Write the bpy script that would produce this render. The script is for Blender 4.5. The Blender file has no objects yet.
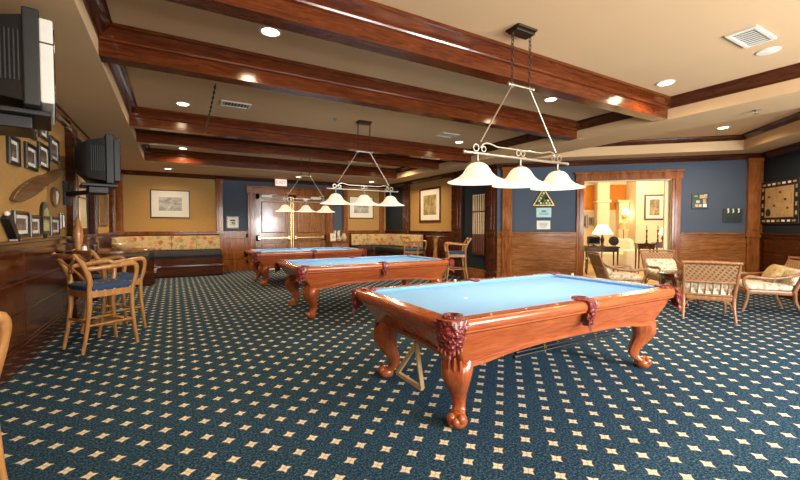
import bpy, bmesh, math, random
from mathutils import Vector, Matrix
random.seed(4)
PI = math.pi
sc = bpy.context.scene
COL = sc.collection

# ---------------------------------------------------------------- camera, world, lights, exposure
cam_d = bpy.data.cameras.new('camera')
cam_d.sensor_fit = 'HORIZONTAL'; cam_d.sensor_width = 36.0
cam_d.lens = 36.0 * 391.8 / 800.0
cam_d.shift_y = -(240 - 238.16) / 800.0
cam_d.clip_end = 100
cam = bpy.data.objects.new('camera', cam_d); COL.objects.link(cam)
cam.location = (0, 0, 1.39)
cam.rotation_euler = (PI / 2 - 0.029, 0, -0.524)
sc.camera = cam

w = bpy.data.worlds.new('world'); sc.world = w; w.use_nodes = True
w.node_tree.nodes['Background'].inputs[0].default_value = (0.88, 0.94, 1.0, 1)
w.node_tree.nodes['Background'].inputs[1].default_value = 2.0

def area(name, loc, rot, sx, sy, power, color):
    l = bpy.data.lights.new(name, 'AREA'); l.shape = 'RECTANGLE'; l.size = sx; l.size_y = sy
    l.energy = power; l.color = color
    o = bpy.data.objects.new(name, l); COL.objects.link(o); o.location = loc; o.rotation_euler = rot
    return o
# daylight and an added warm ceiling fill at the windows in the wall behind the photographer
for i, wx in enumerate((1.0, 3.3, 5.6)):
    area('window_skylight', (wx, -2.47, 1.75), (PI / 2 - .35, 0, 0), 1.4, 1.8, (10, 110, 360)[i], (0.82, 0.92, 1.0))
    area('window_ceiling_fill', (wx, -2.44, 1.75), (PI / 2 + .75, 0, 0), 1.4, 1.8, (120, 130, 140)[i], (1.0, 0.88, 0.70))  # warm fill tilted up, added to brighten the ceiling

sc.view_settings.view_transform = 'Standard'
sc.view_settings.look = 'None'
sc.view_settings.gamma = 1
sc.view_settings.use_curve_mapping = False
sc.view_settings.exposure = 0.22

# ---------------------------------------------------------------- materials
class NT:
    def __init__(s, name):
        s.m = bpy.data.materials.new(name); s.m.use_nodes = True
        s.t = s.m.node_tree; s.t.nodes.clear()
        s.out = s.t.nodes.new('ShaderNodeOutputMaterial')
    def n(s, typ, **kw):
        nd = s.t.nodes.new(typ)
        for k, v in kw.items(): setattr(nd, k, v)
        return nd
    def put(s, sock, v):
        if isinstance(v, bpy.types.NodeSocket): s.t.links.new(v, sock)
        else: sock.default_value = v
    def math(s, op, a, b=0.0, c=0.0):
        nd = s.n('ShaderNodeMath', operation=op)
        s.put(nd.inputs[0], a); s.put(nd.inputs[1], b); s.put(nd.inputs[2], c)
        return nd.outputs[0]
    def mix(s, f, a, b):
        nd = s.n('ShaderNodeMix', data_type='RGBA')
        s.put(nd.inputs[0], f); s.put(nd.inputs[6], a); s.put(nd.inputs[7], b)
        return nd.outputs[2]
    def ramp(s, f, stops, interp='LINEAR'):
        nd = s.n('ShaderNodeValToRGB'); e = nd.color_ramp.elements; nd.color_ramp.interpolation = interp
        while len(e) < len(stops): e.new(0.5)
        for k, (p, c) in zip(e, stops): k.position = p; k.color = (*c, 1)
        s.put(nd.inputs[0], f); return nd.outputs[0]
    def coord(s, scale=(1, 1, 1), rot=(0, 0, 0), kind='Object'):
        tc = s.n('ShaderNodeTexCoord'); mp = s.n('ShaderNodeMapping')
        mp.inputs['Scale'].default_value = scale; mp.inputs['Rotation'].default_value = rot
        s.t.links.new(tc.outputs[kind], mp.inputs[0]); return mp.outputs[0]
    def noise(s, vec, scale=5, detail=4, rough=0.55, dist=0.0, out='Fac'):
        nd = s.n('ShaderNodeTexNoise'); s.put(nd.inputs['Vector'], vec)
        nd.inputs['Scale'].default_value = scale; nd.inputs['Detail'].default_value = detail
        nd.inputs['Roughness'].default_value = rough; nd.inputs['Distortion'].default_value = dist
        return nd.outputs[out]
    def bump(s, h, strength=0.2, dist=0.01):
        nd = s.n('ShaderNodeBump'); s.put(nd.inputs['Height'], h)
        nd.inputs['Strength'].default_value = strength; nd.inputs['Distance'].default_value = dist
        return nd.outputs[0]
    def bsdf(s, color, rough=0.5, metal=0.0, normal=None, coat=0.0, spec=0.5, emit=None, estr=0.0, trans=0.0, sheen=0.0):
        nd = s.n('ShaderNodeBsdfPrincipled')
        s.put(nd.inputs['Base Color'], color if isinstance(color, bpy.types.NodeSocket) else (*color[:3], 1))
        s.put(nd.inputs['Roughness'], rough); nd.inputs['Metallic'].default_value = metal
        nd.inputs['Coat Weight'].default_value = coat; nd.inputs['Coat Roughness'].default_value = 0.12
        nd.inputs['Specular IOR Level'].default_value = spec
        nd.inputs['Transmission Weight'].default_value = trans
        nd.inputs['Sheen Weight'].default_value = sheen
        if normal is not None: s.t.links.new(normal, nd.inputs['Normal'])
        if emit is not None:
            s.put(nd.inputs['Emission Color'], emit if isinstance(emit, bpy.types.NodeSocket) else (*emit, 1))
            nd.inputs['Emission Strength'].default_value = estr
        s.t.links.new(nd.outputs[0], s.out.inputs[0]); return s.m

def plain(name, c, rough=0.5, metal=0.0, coat=0.0, var=0.06, scale=8, bump=0.0, spec=0.5):
    n = NT(name); v = n.coord()
    f = n.noise(v, scale, 4)
    lo = tuple(x * (1 - var) for x in c); hi = tuple(min(1, x * (1 + var)) for x in c)
    col = n.ramp(f, [(0.3, lo), (0.7, hi)])
    nm = n.bump(n.noise(v, scale * 12, 2), bump, 0.005) if bump else None
    return n.bsdf(col, rough, metal, nm, coat, spec)

def wood(name, c1, c2, rough=0.25, stretch=(1, 8, 8), coat=0.4, scale=3, bump=0.05, spec=0.5):
    n = NT(name); v = n.coord(stretch)
    a = n.noise(v, scale, 6, 0.6, 1.2); b = n.noise(v, scale * 7, 3, 0.6)
    f = n.math('ADD', n.math('MULTIPLY', a, 0.75), n.math('MULTIPLY', b, 0.25))
    col = n.ramp(f, [(0.34, c1), (0.5, tuple((x + y) / 2 for x, y in zip(c1, c2))), (0.64, c2)])
    return n.bsdf(col, n.math('ADD', n.math('MULTIPLY', a, 0.12), rough - 0.06), 0, n.bump(f, bump, 0.004), coat, spec)

def emitter(name, c, strength):
    n = NT(name); e = n.n('ShaderNodeEmission'); e.inputs[0].default_value = (*c, 1); e.inputs[1].default_value = strength
    n.t.links.new(e.outputs[0], n.out.inputs[0]); return n.m

def floral(name, base, cols, scale=9):
    n = NT(name); v = n.coord()
    vo = n.n('ShaderNodeTexVoronoi'); n.put(vo.inputs['Vector'], v); vo.inputs['Scale'].default_value = scale
    sep = n.n('ShaderNodeSeparateColor'); n.t.links.new(vo.outputs['Color'], sep.inputs[0])
    k = len(cols)
    pick = n.ramp(sep.outputs[0], [(i / k, c) for i, c in enumerate(cols)], 'CONSTANT')
    d = n.math('ADD', vo.outputs['Distance'], n.math('MULTIPLY', n.noise(v, scale * 2.5, 3), 0.5))
    leaf = n.noise(v, scale * 1.6, 5, 0.7, 1.5)
    col = n.mix(n.math('GREATER_THAN', leaf, 0.56), (*base, 1), (*cols[-1], 1))
    col = n.mix(n.math('LESS_THAN', d, 0.66), col, pick)
    return n.bsdf(col, 0.85, 0, n.bump(n.noise(v, 200, 2), 0.1, 0.002), sheen=0.2)

def carpet():
    n = NT('patterned_carpet')
    tc = n.n('ShaderNodeTexCoord'); sp = n.n('ShaderNodeSeparateXYZ'); n.t.links.new(tc.outputs['Object'], sp.inputs[0])
    x, y = sp.outputs[0], sp.outputs[1]
    S = 0.24
    u = n.math('SUBTRACT', n.math('DIVIDE', n.math('ADD', x, y), S), 0.60 - 0.5)
    v = n.math('SUBTRACT', n.math('DIVIDE', n.math('SUBTRACT', x, y), S), -0.17 - 0.5)
    fu = n.math('SUBTRACT', n.math('FRACT', u), 0.5); fv = n.math('SUBTRACT', n.math('FRACT', v), 0.5)
    # back to room axes inside one cell, in metres
    lx = n.math('ABSOLUTE', n.math('MULTIPLY', n.math('ADD', fu, fv), S / 2))
    ly = n.math('ABSOLUTE', n.math('MULTIPLY', n.math('SUBTRACT', fu, fv), S / 2))
    mn = n.math('MINIMUM', lx, ly); mx = n.math('MAXIMUM', lx, ly)
    d = n.math('ADD', mx, n.math('MULTIPLY', mn, 1.6))
    fl = n.noise(tc.outputs['Object'], 90, 2, 0.5)
    d2 = n.math('ADD', d, n.math('MULTIPLY', n.math('SUBTRACT', fl, 0.5), 0.012))
    big = n.noise(tc.outputs['Object'], 1.3, 3, 0.5)
    fine = n.noise(tc.outputs['Object'], 70, 4, 0.85)
    base = n.ramp(fine, [(0.36, (0.002, 0.009, 0.020)), (0.5, (0.016, 0.045, 0.082)), (0.63, (0.11, 0.20, 0.27))])
    base = n.mix(n.math('MULTIPLY', big, 0.25), base, (0.007, 0.036, 0.078, 1))
    star = n.ramp(fl, [(0.35, (0.66, 0.57, 0.38)), (0.6, (0.84, 0.79, 0.64))])
    edge = (0.34, 0.22, 0.08, 1)
    col = n.mix(n.math('LESS_THAN', d2, 0.046), base, edge)
    col = n.mix(n.math('LESS_THAN', d2, 0.040), col, star)
    # small gold cross in the heart of the star
    heart = n.math('MULTIPLY', n.math('LESS_THAN', mx, 0.016), n.math('LESS_THAN', n.math('ABSOLUTE', n.math('SUBTRACT', mx, mn)), 0.0035))
    col = n.mix(n.math('MULTIPLY', heart, 0.6), col, edge)
    nm = n.bump(fine, 0.5, 0.006)
    return n.bsdf(col, 0.95, 0, nm, spec=0.05)

def artwork(name, stops, scale=3, stretch=(1, 1, 2.4)):
    n = NT(name); v = n.coord(stretch)
    a = n.noise(v, scale, 6, 0.65, 0.8)
    return n.bsdf(n.ramp(a, stops), 0.35)

M = {}
M['carpet'] = carpet()
M['ceiling'] = plain('ceiling_paint', (0.62, 0.425, 0.25), 0.9, var=0.02, scale=1.5, spec=0.1)
M['soffit'] = plain('soffit_paint', (0.64, 0.44, 0.25), 0.9, var=0.02, scale=1.5, spec=0.1)
M['tan'] = plain('ochre_wallcovering', (0.42, 0.245, 0.085), 0.8, var=0.10, scale=30, bump=0.15, spec=0.2)
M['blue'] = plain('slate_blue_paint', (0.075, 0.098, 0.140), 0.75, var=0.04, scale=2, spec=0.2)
M['navywall'] = plain('near_black_navy', (0.018, 0.025, 0.036), 0.7, var=0.04, scale=2, spec=0.2)  # even navy, darker than the slate blue walls
M['beam'] = wood('beam_mahogany', (0.048, 0.009, 0.003), (0.14, 0.031, 0.007), 0.17, (1, 9, 9), 0.0)
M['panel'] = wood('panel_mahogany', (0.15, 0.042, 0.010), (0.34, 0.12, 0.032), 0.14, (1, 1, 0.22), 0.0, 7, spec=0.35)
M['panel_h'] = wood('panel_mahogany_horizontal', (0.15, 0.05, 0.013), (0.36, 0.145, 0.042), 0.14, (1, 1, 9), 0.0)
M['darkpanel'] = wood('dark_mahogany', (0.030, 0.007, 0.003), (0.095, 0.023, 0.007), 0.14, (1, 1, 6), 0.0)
M['door'] = wood('door_mahogany', (0.17, 0.066, 0.022), (0.40, 0.19, 0.07), 0.16, (8, 8, 1), 0.0)
M['cherry'] = wood('cherry_table_wood', (0.30, 0.058, 0.014), (0.49, 0.130, 0.038), 0.22, (1, 9, 9), 0.2)
M['cherry_leg'] = wood('cherry_leg_wood', (0.30, 0.058, 0.015), (0.48, 0.130, 0.038), 0.25, (8, 8, 1), 0.5, bump=0.12)
M['oak'] = wood('honey_stool_wood', (0.30, 0.12, 0.03), (0.55, 0.27, 0.085), 0.3, (6, 6, 1), 0.3)
M['rattan'] = wood('brown_rattan', (0.20, 0.08, 0.03), (0.42, 0.20, 0.085), 0.4, (9, 9, 1), 0.2)
M['tabletop'] = wood('polished_tabletop', (0.10, 0.03, 0.012), (0.25, 0.10, 0.04), 0.18, (1, 8, 8), 0.5)
M['maple'] = wood('maple', (0.55, 0.36, 0.16), (0.72, 0.52, 0.28), 0.3, (6, 6, 1), 0.3)
M['butt'] = wood('cue_butt_wood', (0.08, 0.02, 0.008), (0.2, 0.06, 0.02), 0.25, (6, 6, 1), 0.3)
M['cloth'] = plain('pool_cloth', (0.21, 0.43, 0.78), 0.9, var=0.03, scale=60, bump=0.05, spec=0.1)
def tooled_leather():
    n = NT('oxblood_leather'); v = n.coord()
    vo = n.n('ShaderNodeTexVoronoi', feature='SMOOTH_F1'); n.put(vo.inputs['Vector'], v); vo.inputs['Scale'].default_value = 55
    c = n.ramp(vo.outputs['Distance'], [(0.1, (0.34, 0.035, 0.025)), (0.5, (0.15, 0.010, 0.010)), (0.8, (0.05, 0.004, 0.004))])
    return n.bsdf(c, 0.3, 0, n.bump(vo.outputs['Distance'], 1.0, 0.02), 0.5)
M['leather'] = tooled_leather()
M['fringe'] = plain('light_red_fringe', (0.34, 0.10, 0.07), 0.7, var=0.3, scale=60)  # lighter red than the pocket leather, varied at random
M['pocket'] = plain('pocket_black', (0.01, 0.008, 0.008), 0.6)
M['pearl'] = plain('pearl', (0.85, 0.82, 0.75), 0.3)
M['black'] = plain('black_plastic', (0.006, 0.006, 0.007), 0.45)
M['charcoal'] = plain('charcoal_plastic', (0.016, 0.017, 0.018), 0.5)
M['bronze'] = plain('dark_bronze', (0.05, 0.035, 0.022), 0.4, 0.7)
M['nickel'] = plain('brushed_nickel', (0.42, 0.37, 0.30), 0.32, 0.9)
M['brass'] = plain('brass', (0.75, 0.55, 0.25), 0.25, 0.9)
M['white'] = plain('white_paint', (0.80, 0.76, 0.70), 0.5, var=0.02)
M['paper'] = plain('white_card', (0.80, 0.79, 0.75), 0.7, var=0.02)
M['mat'] = plain('picture_mat', (0.74, 0.72, 0.66), 0.7, var=0.02)
M['teal'] = plain('pale_teal_card', (0.45, 0.70, 0.72), 0.6, var=0.03)
M['frame'] = plain('black_frame', (0.014, 0.010, 0.008), 0.35, coat=0.3)
M['frame_wood'] = wood('frame_mahogany', (0.05, 0.012, 0.005), (0.12, 0.035, 0.012), 0.25, (4, 4, 4), 0.4)
M['gold'] = plain('gilt', (0.62, 0.42, 0.13), 0.35, 0.6)
M['green'] = plain('green_baize', (0.03, 0.16, 0.05), 0.8, var=0.2, scale=20)
M['darkgreen'] = plain('dark_green_sign', (0.012, 0.030, 0.020), 0.4)
M['navy'] = plain('navy_leather', (0.010, 0.011, 0.016), 0.55, var=0.2)
def dotted():
    n = NT('navy_star_fabric'); v = n.coord()
    vo = n.n('ShaderNodeTexVoronoi'); n.put(vo.inputs['Vector'], v); vo.inputs['Scale'].default_value = 12; vo.inputs['Randomness'].default_value = 0.3
    c = n.mix(n.math('LESS_THAN', vo.outputs['Distance'], 0.16), (0.022, 0.055, 0.13, 1), (0.6, 0.5, 0.3, 1))
    return n.bsdf(c, 0.85)
M['starfabric'] = dotted()
M['floral'] = floral('floral_tapestry', (0.56, 0.40, 0.20), [(0.46, 0.12, 0.05), (0.50, 0.32, 0.10), (0.58, 0.22, 0.08), (0.30, 0.26, 0.10)], 7)
M['floral_light'] = floral('pale_floral_cotton', (0.80, 0.72, 0.55), [(0.66, 0.36, 0.22), (0.60, 0.50, 0.30), (0.70, 0.45, 0.30), (0.48, 0.46, 0.30)], 16)
M['pillow'] = floral('gold_pillow_fabric', (0.50, 0.33, 0.14), [(0.30, 0.16, 0.06), (0.45, 0.30, 0.10), (0.58, 0.45, 0.20)], 18)
def cane():
    n = NT('woven_cane'); v = n.coord((1, 1, 1), (0, 0, 0))
    w1 = n.n('ShaderNodeTexWave', wave_type='BANDS', bands_direction='DIAGONAL'); n.put(w1.inputs['Vector'], v); w1.inputs['Scale'].default_value = 9
    mp = n.n('ShaderNodeMapping'); mp.inputs['Scale'].default_value = (-1, -1, 1); n.t.links.new(v, mp.inputs[0])
    w2 = n.n('ShaderNodeTexWave', wave_type='BANDS', bands_direction='DIAGONAL'); n.t.links.new(mp.outputs[0], w2.inputs['Vector']); w2.inputs['Scale'].default_value = 9
    f = n.math('MULTIPLY', w1.outputs['Fac'], w2.outputs['Fac'])
    return n.bsdf(n.ramp(f, [(0.1, (0.36, 0.20, 0.09)), (0.6, (0.16, 0.07, 0.03))]), 0.5, 0, n.bump(f, 0.5, 0.004))
M['cane'] = cane()
M['grille'] = plain('vent_white', (0.72, 0.68, 0.60), 0.5, var=0.02)
M['lamp_on'] = emitter('downlight_lens', (1.0, 0.80, 0.52), 14)
M['bulb'] = emitter('bulb', (1.0, 0.82, 0.55), 12)
def shade_mat(name, c, s):
    n = NT(name); v = n.coord()
    f = n.noise(v, 6, 5, 0.6, 1.0)
    return n.bsdf((0.6, 0.55, 0.45), 0.35, emit=n.ramp(f, [(0.3, tuple(x * 0.86 for x in c)), (0.7, c)]), estr=s)
M['shade'] = shade_mat('lit_alabaster_glass', (1.0, 0.85, 0.60), 0.72)
M['lampshade'] = shade_mat('lit_lampshade', (1.0, 0.84, 0.56), 1.1)
M['exit'] = shade_mat('exit_sign_face', (1.0, 0.72, 0.62), 0.85)
M['red'] = emitter('exit_red', (0.85, 0.10, 0.06), 0.8)
M['screen'] = shade_mat('pale_lit_screen', (0.86, 0.82, 0.84), 0.75)
M['darkscreen'] = plain('dark_screen_glass', (0.006, 0.007, 0.008), 0.12, coat=0.6)
M['orange'] = plain('orange_paint', (0.72, 0.26, 0.035), 0.8, var=0.03, scale=2)
M['cream'] = plain('cream_paint', (0.80, 0.68, 0.48), 0.7, var=0.02, scale=2)
M['tile'] = plain('tan_floor', (0.62, 0.44, 0.25), 0.35, var=0.12, scale=2)
M['linen'] = plain('cream_slipcover', (0.82, 0.76, 0.62), 0.9, var=0.04, scale=12, bump=0.1)
M['parchment'] = artwork('parchment_map', [(0.3, (0.30, 0.17, 0.07)), (0.45, (0.46, 0.30, 0.14)), (0.62, (0.52, 0.36, 0.18)), (0.72, (0.25, 0.10, 0.05))], 4, (1, 1, 1))
M['engraving'] = artwork('grey_engraving', [(0.3, (0.10, 0.10, 0.10)), (0.5, (0.38, 0.37, 0.34)), (0.7, (0.62, 0.60, 0.54))], 4)
M['photo'] = artwork('faded_photograph', [(0.3, (0.03, 0.02, 0.018)), (0.5, (0.13, 0.085, 0.065)), (0.7, (0.40, 0.34, 0.30))], 7)
M['landscape'] = artwork('brown_print', [(0.3, (0.07, 0.06, 0.03)), (0.5, (0.30, 0.22, 0.10)), (0.7, (0.55, 0.45, 0.25))], 5, (1, 1, 1))
M['carved'] = wood('carved_weathered_wood', (0.06, 0.025, 0.01), (0.24, 0.11, 0.04), 0.4, (1, 3, 14), 0.3)
M['plaque_green'] = artwork('green_plaque', [(0.35, (0.10, 0.16, 0.06)), (0.5, (0.40, 0.40, 0.18)), (0.65, (0.60, 0.55, 0.35))], 6, (1, 1, 1))
M['clay'] = plain('stone_vase', (0.55, 0.42, 0.30), 0.6, var=0.15)
M['glassdark'] = plain('dark_mirror', (0.10, 0.075, 0.05), 0.08, 0.6)

# ---------------------------------------------------------------- mesh building
class B:
    """collects shapes into one mesh, each through the placement matrix given"""
    def __init__(s, mat=None):
        s.bm = bmesh.new(); s.m = mat or Matrix.Identity(4)
    def v(s, p): return s.bm.verts.new(s.m @ Vector(p))
    def face(s, vs):
        try: return s.bm.faces.new(vs)
        except ValueError: return None
    def box(s, x0, x1, y0, y1, z0, z1, r=0.0):
        P = [(x0, y0, z0), (x1, y0, z0), (x1, y1, z0), (x0, y1, z0), (x0, y0, z1), (x1, y0, z1), (x1, y1, z1), (x0, y1, z1)]
        vs = [s.v(p) for p in P]
        fs = [s.face([vs[i] for i in f]) for f in ((3, 2, 1, 0), (4, 5, 6, 7), (0, 1, 5, 4), (1, 2, 6, 5), (2, 3, 7, 6), (3, 0, 4, 7))]
        if r > 0:
            es = list({e for f in fs for e in f.edges})
            bmesh.ops.bevel(s.bm, geom=es, offset=r, segments=2, affect='EDGES', profile=0.5)
        return s
    def loft(s, rings, cap=True, closed=True):
        R = [[s.v(p) for p in r] for r in rings]
        n = len(R[0])
        for a, b in zip(R, R[1:]):
            for i in range(n if closed else n - 1):
                j = (i + 1) % n
                s.face([a[i], a[j], b[j], b[i]])
        if cap:
            s.face(R[0][::-1]); s.face(R[-1])
        return s
    def prism(s, poly, h0, h1, axis='z'):
        f = {'z': lambda p, h: (p[0], p[1], h), 'x': lambda p, h: (h, p[0], p[1]), 'y': lambda p, h: (p[0], h, p[1])}[axis]
        return s.loft([[f(p, h0) for p in poly], [f(p, h1) for p in poly]])
    def lathe(s, prof, c=(0, 0, 0), n=24, cap=True):
        rings = [[(c[0] + r * math.cos(2 * PI * i / n), c[1] + r * math.sin(2 * PI * i / n), c[2] + z) for i in range(n)] for r, z in prof]
        return s.loft(rings, cap)
    def tube(s, pts, rad, n=8, sq=1.0):
        pts = [Vector(p) for p in pts]; k = len(pts)
        rs = rad if isinstance(rad, (list, tuple)) else [rad] * k
        rings = []; up = Vector((0, 0, 1)); prev = None
        for i, p in enumerate(pts):
            t = (pts[min(i + 1, k - 1)] - pts[max(i - 1, 0)]).normalized()
            if prev is None:
                a = t.cross(up)
                if a.length < 1e-3: a = t.cross(Vector((1, 0, 0)))
            else:
                a = prev - t * prev.dot(t)
            a.normalize(); prev = a; b = t.cross(a)
            rings.append([p + (a * math.cos(2 * PI * j / n + PI / n) + b * math.sin(2 * PI * j / n + PI / n) * sq) * rs[i] for j in range(n)])
        return s.loft(rings)
    def torus(s, c, R, r, axis='z', n=16, k=6, sx=1, sy=1):
        rings = []
        for i in range(n):
            a = 2 * PI * i / n; ring = []
            for j in range(k):
                b = 2 * PI * j / k
                d = R + r * math.cos(b); x, y, z = d * math.cos(a) * sx, d * math.sin(a) * sy, r * math.sin(b)
                q = (x, y, z) if axis == 'z' else ((z, x, y) if axis == 'x' else (x, z, y))
                ring.append((c[0] + q[0], c[1] + q[1], c[2] + q[2]))
            rings.append(ring)
        rings.append(rings[0]); return s.loft(rings, cap=False)
    def ball(s, c, r, n=12, sz=1.0):
        k = n // 2
        return s.lathe([(r * math.sin(PI * i / k) + 1e-4, -r * sz * math.cos(PI * i / k)) for i in range(k + 1)], c, n)

def link(name, bm, mat, parent=None, smooth=True, angle=0.9):
    bmesh.ops.recalc_face_normals(bm, faces=bm.faces)
    me = bpy.data.meshes.new(name)
    if smooth:
        for f in bm.faces: f.smooth = True
        for e in bm.edges:
            if len(e.link_faces) == 2 and e.calc_face_angle(0) > angle: e.smooth = False
    bm.to_mesh(me); bm.free()
    me.materials.append(mat)
    o = bpy.data.objects.new(name, me); COL.objects.link(o)
    if parent: o.parent = parent
    if smooth:
        wn = o.modifiers.new('weighted_normals', 'WEIGHTED_NORMAL'); wn.keep_sharp = True; wn.weight = 60
    return o
def part(name, b, mat, parent, **k): return link(name, b.bm, M[mat], parent, **k)
def tag(o, label, cat, group=None, kind=None):
    o['label'] = label; o['category'] = cat
    if group: o['group'] = group
    if kind: o['kind'] = kind
    return o
def thing(name, label, cat, loc=(0, 0, 0), rz=0.0, group=None):
    o = bpy.data.objects.new(name, None); COL.objects.link(o); o.empty_display_size = 0.1
    o.location = loc; o.rotation_euler = (0, 0, rz)
    return tag(o, label, cat, group)
def struct(name, b, mat, **k):
    o = link(name, b.bm, M[mat], **k); o['kind'] = 'structure'; return o
def dup(root, loc, rz, label, group=None):
    def cp(o, par):
        c = o.copy(); COL.objects.link(c)
        if par: c.parent = par
        for ch in o.children: cp(ch, c)
        return c
    r = cp(root, None); r.location = loc; r.rotation_euler = (0, 0, rz); r['label'] = label
    if group: r['group'] = group
    return r
def place(origin, deg): return Matrix.Translation(Vector(origin)) @ Matrix.Rotation(math.radians(deg), 4, 'Z')
def bez(p0, p1, p2, p3, n=10):
    p0, p1, p2, p3 = map(Vector, (p0, p1, p2, p3))
    return [p0 * (1 - t) ** 3 + p1 * 3 * t * (1 - t) ** 2 + p2 * 3 * t * t * (1 - t) + p3 * t ** 3 for t in [i / n for i in range(n + 1)]]
def rrect(hx, hy, r, z, nc=5, ns=12):
    """rounded rectangle loop with subdivided sides; z may be a function of x, y"""
    pts = []
    cs = [(hx - r, hy - r, 0), (-hx + r, hy - r, 90), (-hx + r, -hy + r, 180), (hx - r, -hy + r, 270)]
    for i, (cx, cy, a0) in enumerate(cs):
        arc = [(cx + r * math.cos(math.radians(a0 + 90 * k / nc)), cy + r * math.sin(math.radians(a0 + 90 * k / nc))) for k in range(nc + 1)]
        pts += arc
        nx = cs[(i + 1) % 4]; e = arc[-1]
        f = (nx[0] + r * math.cos(math.radians(a0 + 90)), nx[1] + r * math.sin(math.radians(a0 + 90)))
        pts += [(e[0] + (f[0] - e[0]) * k / ns, e[1] + (f[1] - e[1]) * k / ns) for k in range(1, ns)]
    return [(x, y, z(x, y) if callable(z) else z) for x, y in pts]
def text(name, s, size, mat, parent, loc, rot, depth=0.002):
    cu = bpy.data.curves.new(name, 'FONT'); cu.body = s; cu.size = size; cu.extrude = depth
    cu.align_x = 'CENTER'; cu.align_y = 'CENTER'
    t = bpy.data.objects.new(name, cu); COL.objects.link(t)
    dg = bpy.context.evaluated_depsgraph_get(); dg.update()
    me = bpy.data.meshes.new_from_object(t.evaluated_get(dg)); bpy.data.objects.remove(t)
    me.materials.clear(); me.materials.append(M[mat])
    o = bpy.data.objects.new(name, me); COL.objects.link(o); o.parent = parent; o.location = loc; o.rotation_euler = rot
    return o

# ---------------------------------------------------------------- the room
ZS, ZC = 2.95, 3.24            # soffit and ceiling heights
XL, YF, XR, YB = -1.35, 13.2, 7.0, -2.5
C1 = (7.0, 7.27)               # the right wall turns 45 degrees here
C2 = (10.882, 3.388)           # corner of doorway wall and map wall
C3 = (C2[0] - 3.3, C2[1] - 3.3)
R2 = math.sqrt(0.5)
outer = [(XL, YB), (C3[0], YB), C3, C2, C1, (XR, YF), (XL, YF)]
TR1 = [(-0.57, -1.6), (6.25, -1.6), (6.25, 11.2), (-0.57, 11.2)]
TR2 = [(7.12, 6.30), (10.0, 3.42), (7.12, 0.54)]
FAR = place((XL, YF, 0), 0)
LEFT = place((XL, YB, 0), 90)          # local x = world y - YB
RIGHT = place((XR, YF, 0), -90)        # local x = YF - world y
DOORW = place((*C1, 0), -45)
MAPW = place((*C2, 0), -135)
BACK = place((C3[0], YB, 0), 180)
SIDE = place((*C3, 0), -90)

b = B(); b.face([b.v((x, y, 0)) for x, y in outer]); struct('floor', b, 'carpet')
b = B(); b.prism(outer, ZC, ZC + 0.1); struct('ceiling', b, 'ceiling')
# soffit: a lower ceiling with two trays cut in it
b = B()
es = []
for loop in (outer, TR1, TR2):
    vs = [b.v((x, y, ZS)) for x, y in loop]
    es += [b.bm.edges.new((vs[i], vs[(i + 1) % len(vs)])) for i in range(len(vs))]
bmesh.ops.triangle_fill(b.bm, edges=es, use_beauty=True)
struct('ceiling_soffit', b, 'soffit')
for i, loop in enumerate((TR1, TR2)):
    b = B(); b.loft([[(x, y, ZS) for x, y in loop], [(x, y, ZC) for x, y in loop]], cap=False)
    struct('trim_%d' % (i + 1), b, 'soffit')

def offset_loop(loop, d):
    n = len(loop); res = []
    for i in range(n):
        p, q, r = Vector(loop[i - 1]), Vector(loop[i]), Vector(loop[(i + 1) % n])
        a = (q - p).normalized(); c = (r - q).normalized()
        na, nc = Vector((-a.y, a.x)), Vector((-c.y, c.x))
        k = (na + nc); k = k / (k.length_squared) * 2
        res.append(tuple(q + k * d))
    return res
def crown(loop, z, h, dep):
    if sum(loop[i - 1][0] * loop[i][1] - loop[i][0] * loop[i - 1][1] for i in range(len(loop))) < 0: loop = loop[::-1]
    prof = [(0.0, z - h), (0.012, z - h), (0.018, z - h * 0.78), (dep * 0.45, z - h * 0.45), (dep * 0.8, z - h * 0.28), (dep * 0.85, z - h * 0.12), (dep, z - h * 0.1), (dep, z - 0.002)]
    b = B(); b.loft([[(x, y, zz) for x, y in offset_loop(loop, d)] for d, zz in prof], cap=False)
    return b
struct('trim_3', crown(TR1, ZC, 0.14, 0.12), 'darkpanel', angle=0.4)
struct('trim_4', crown(TR2, ZC, 0.10, 0.09), 'darkpanel', angle=0.4)
struct('trim_5', crown(outer, ZS, 0.12, 0.10), 'darkpanel', angle=0.4)

# beams, crown-topped, hung across the tray
def beam(yc, hw, n):
    p = [(-hw, 2.955), (hw, 2.955), (hw, 3.09), (hw + .026, 3.10), (hw + .032, 3.115), (hw + .026, 3.13), (hw + .008, 3.135), (hw + .008, 3.15), (hw + .03, 3.172), (hw + .07, 3.205), (hw + .09, 3.21), (hw + .09, ZC)]
    prof = [p[0]] + p[1:] + [(-x, z) for x, z in p[:1:-1]]
    b = B(); b.prism([(yc + x, z) for x, z in prof], -0.57, 6.25, 'x')
    struct('trim_%d' % n, b, 'beam', angle=0.3)
for i, yc in enumerate((3.115, 4.595, 7.46, 8.79, 11.10)): beam(yc, 0.085, 6 + i)

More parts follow.
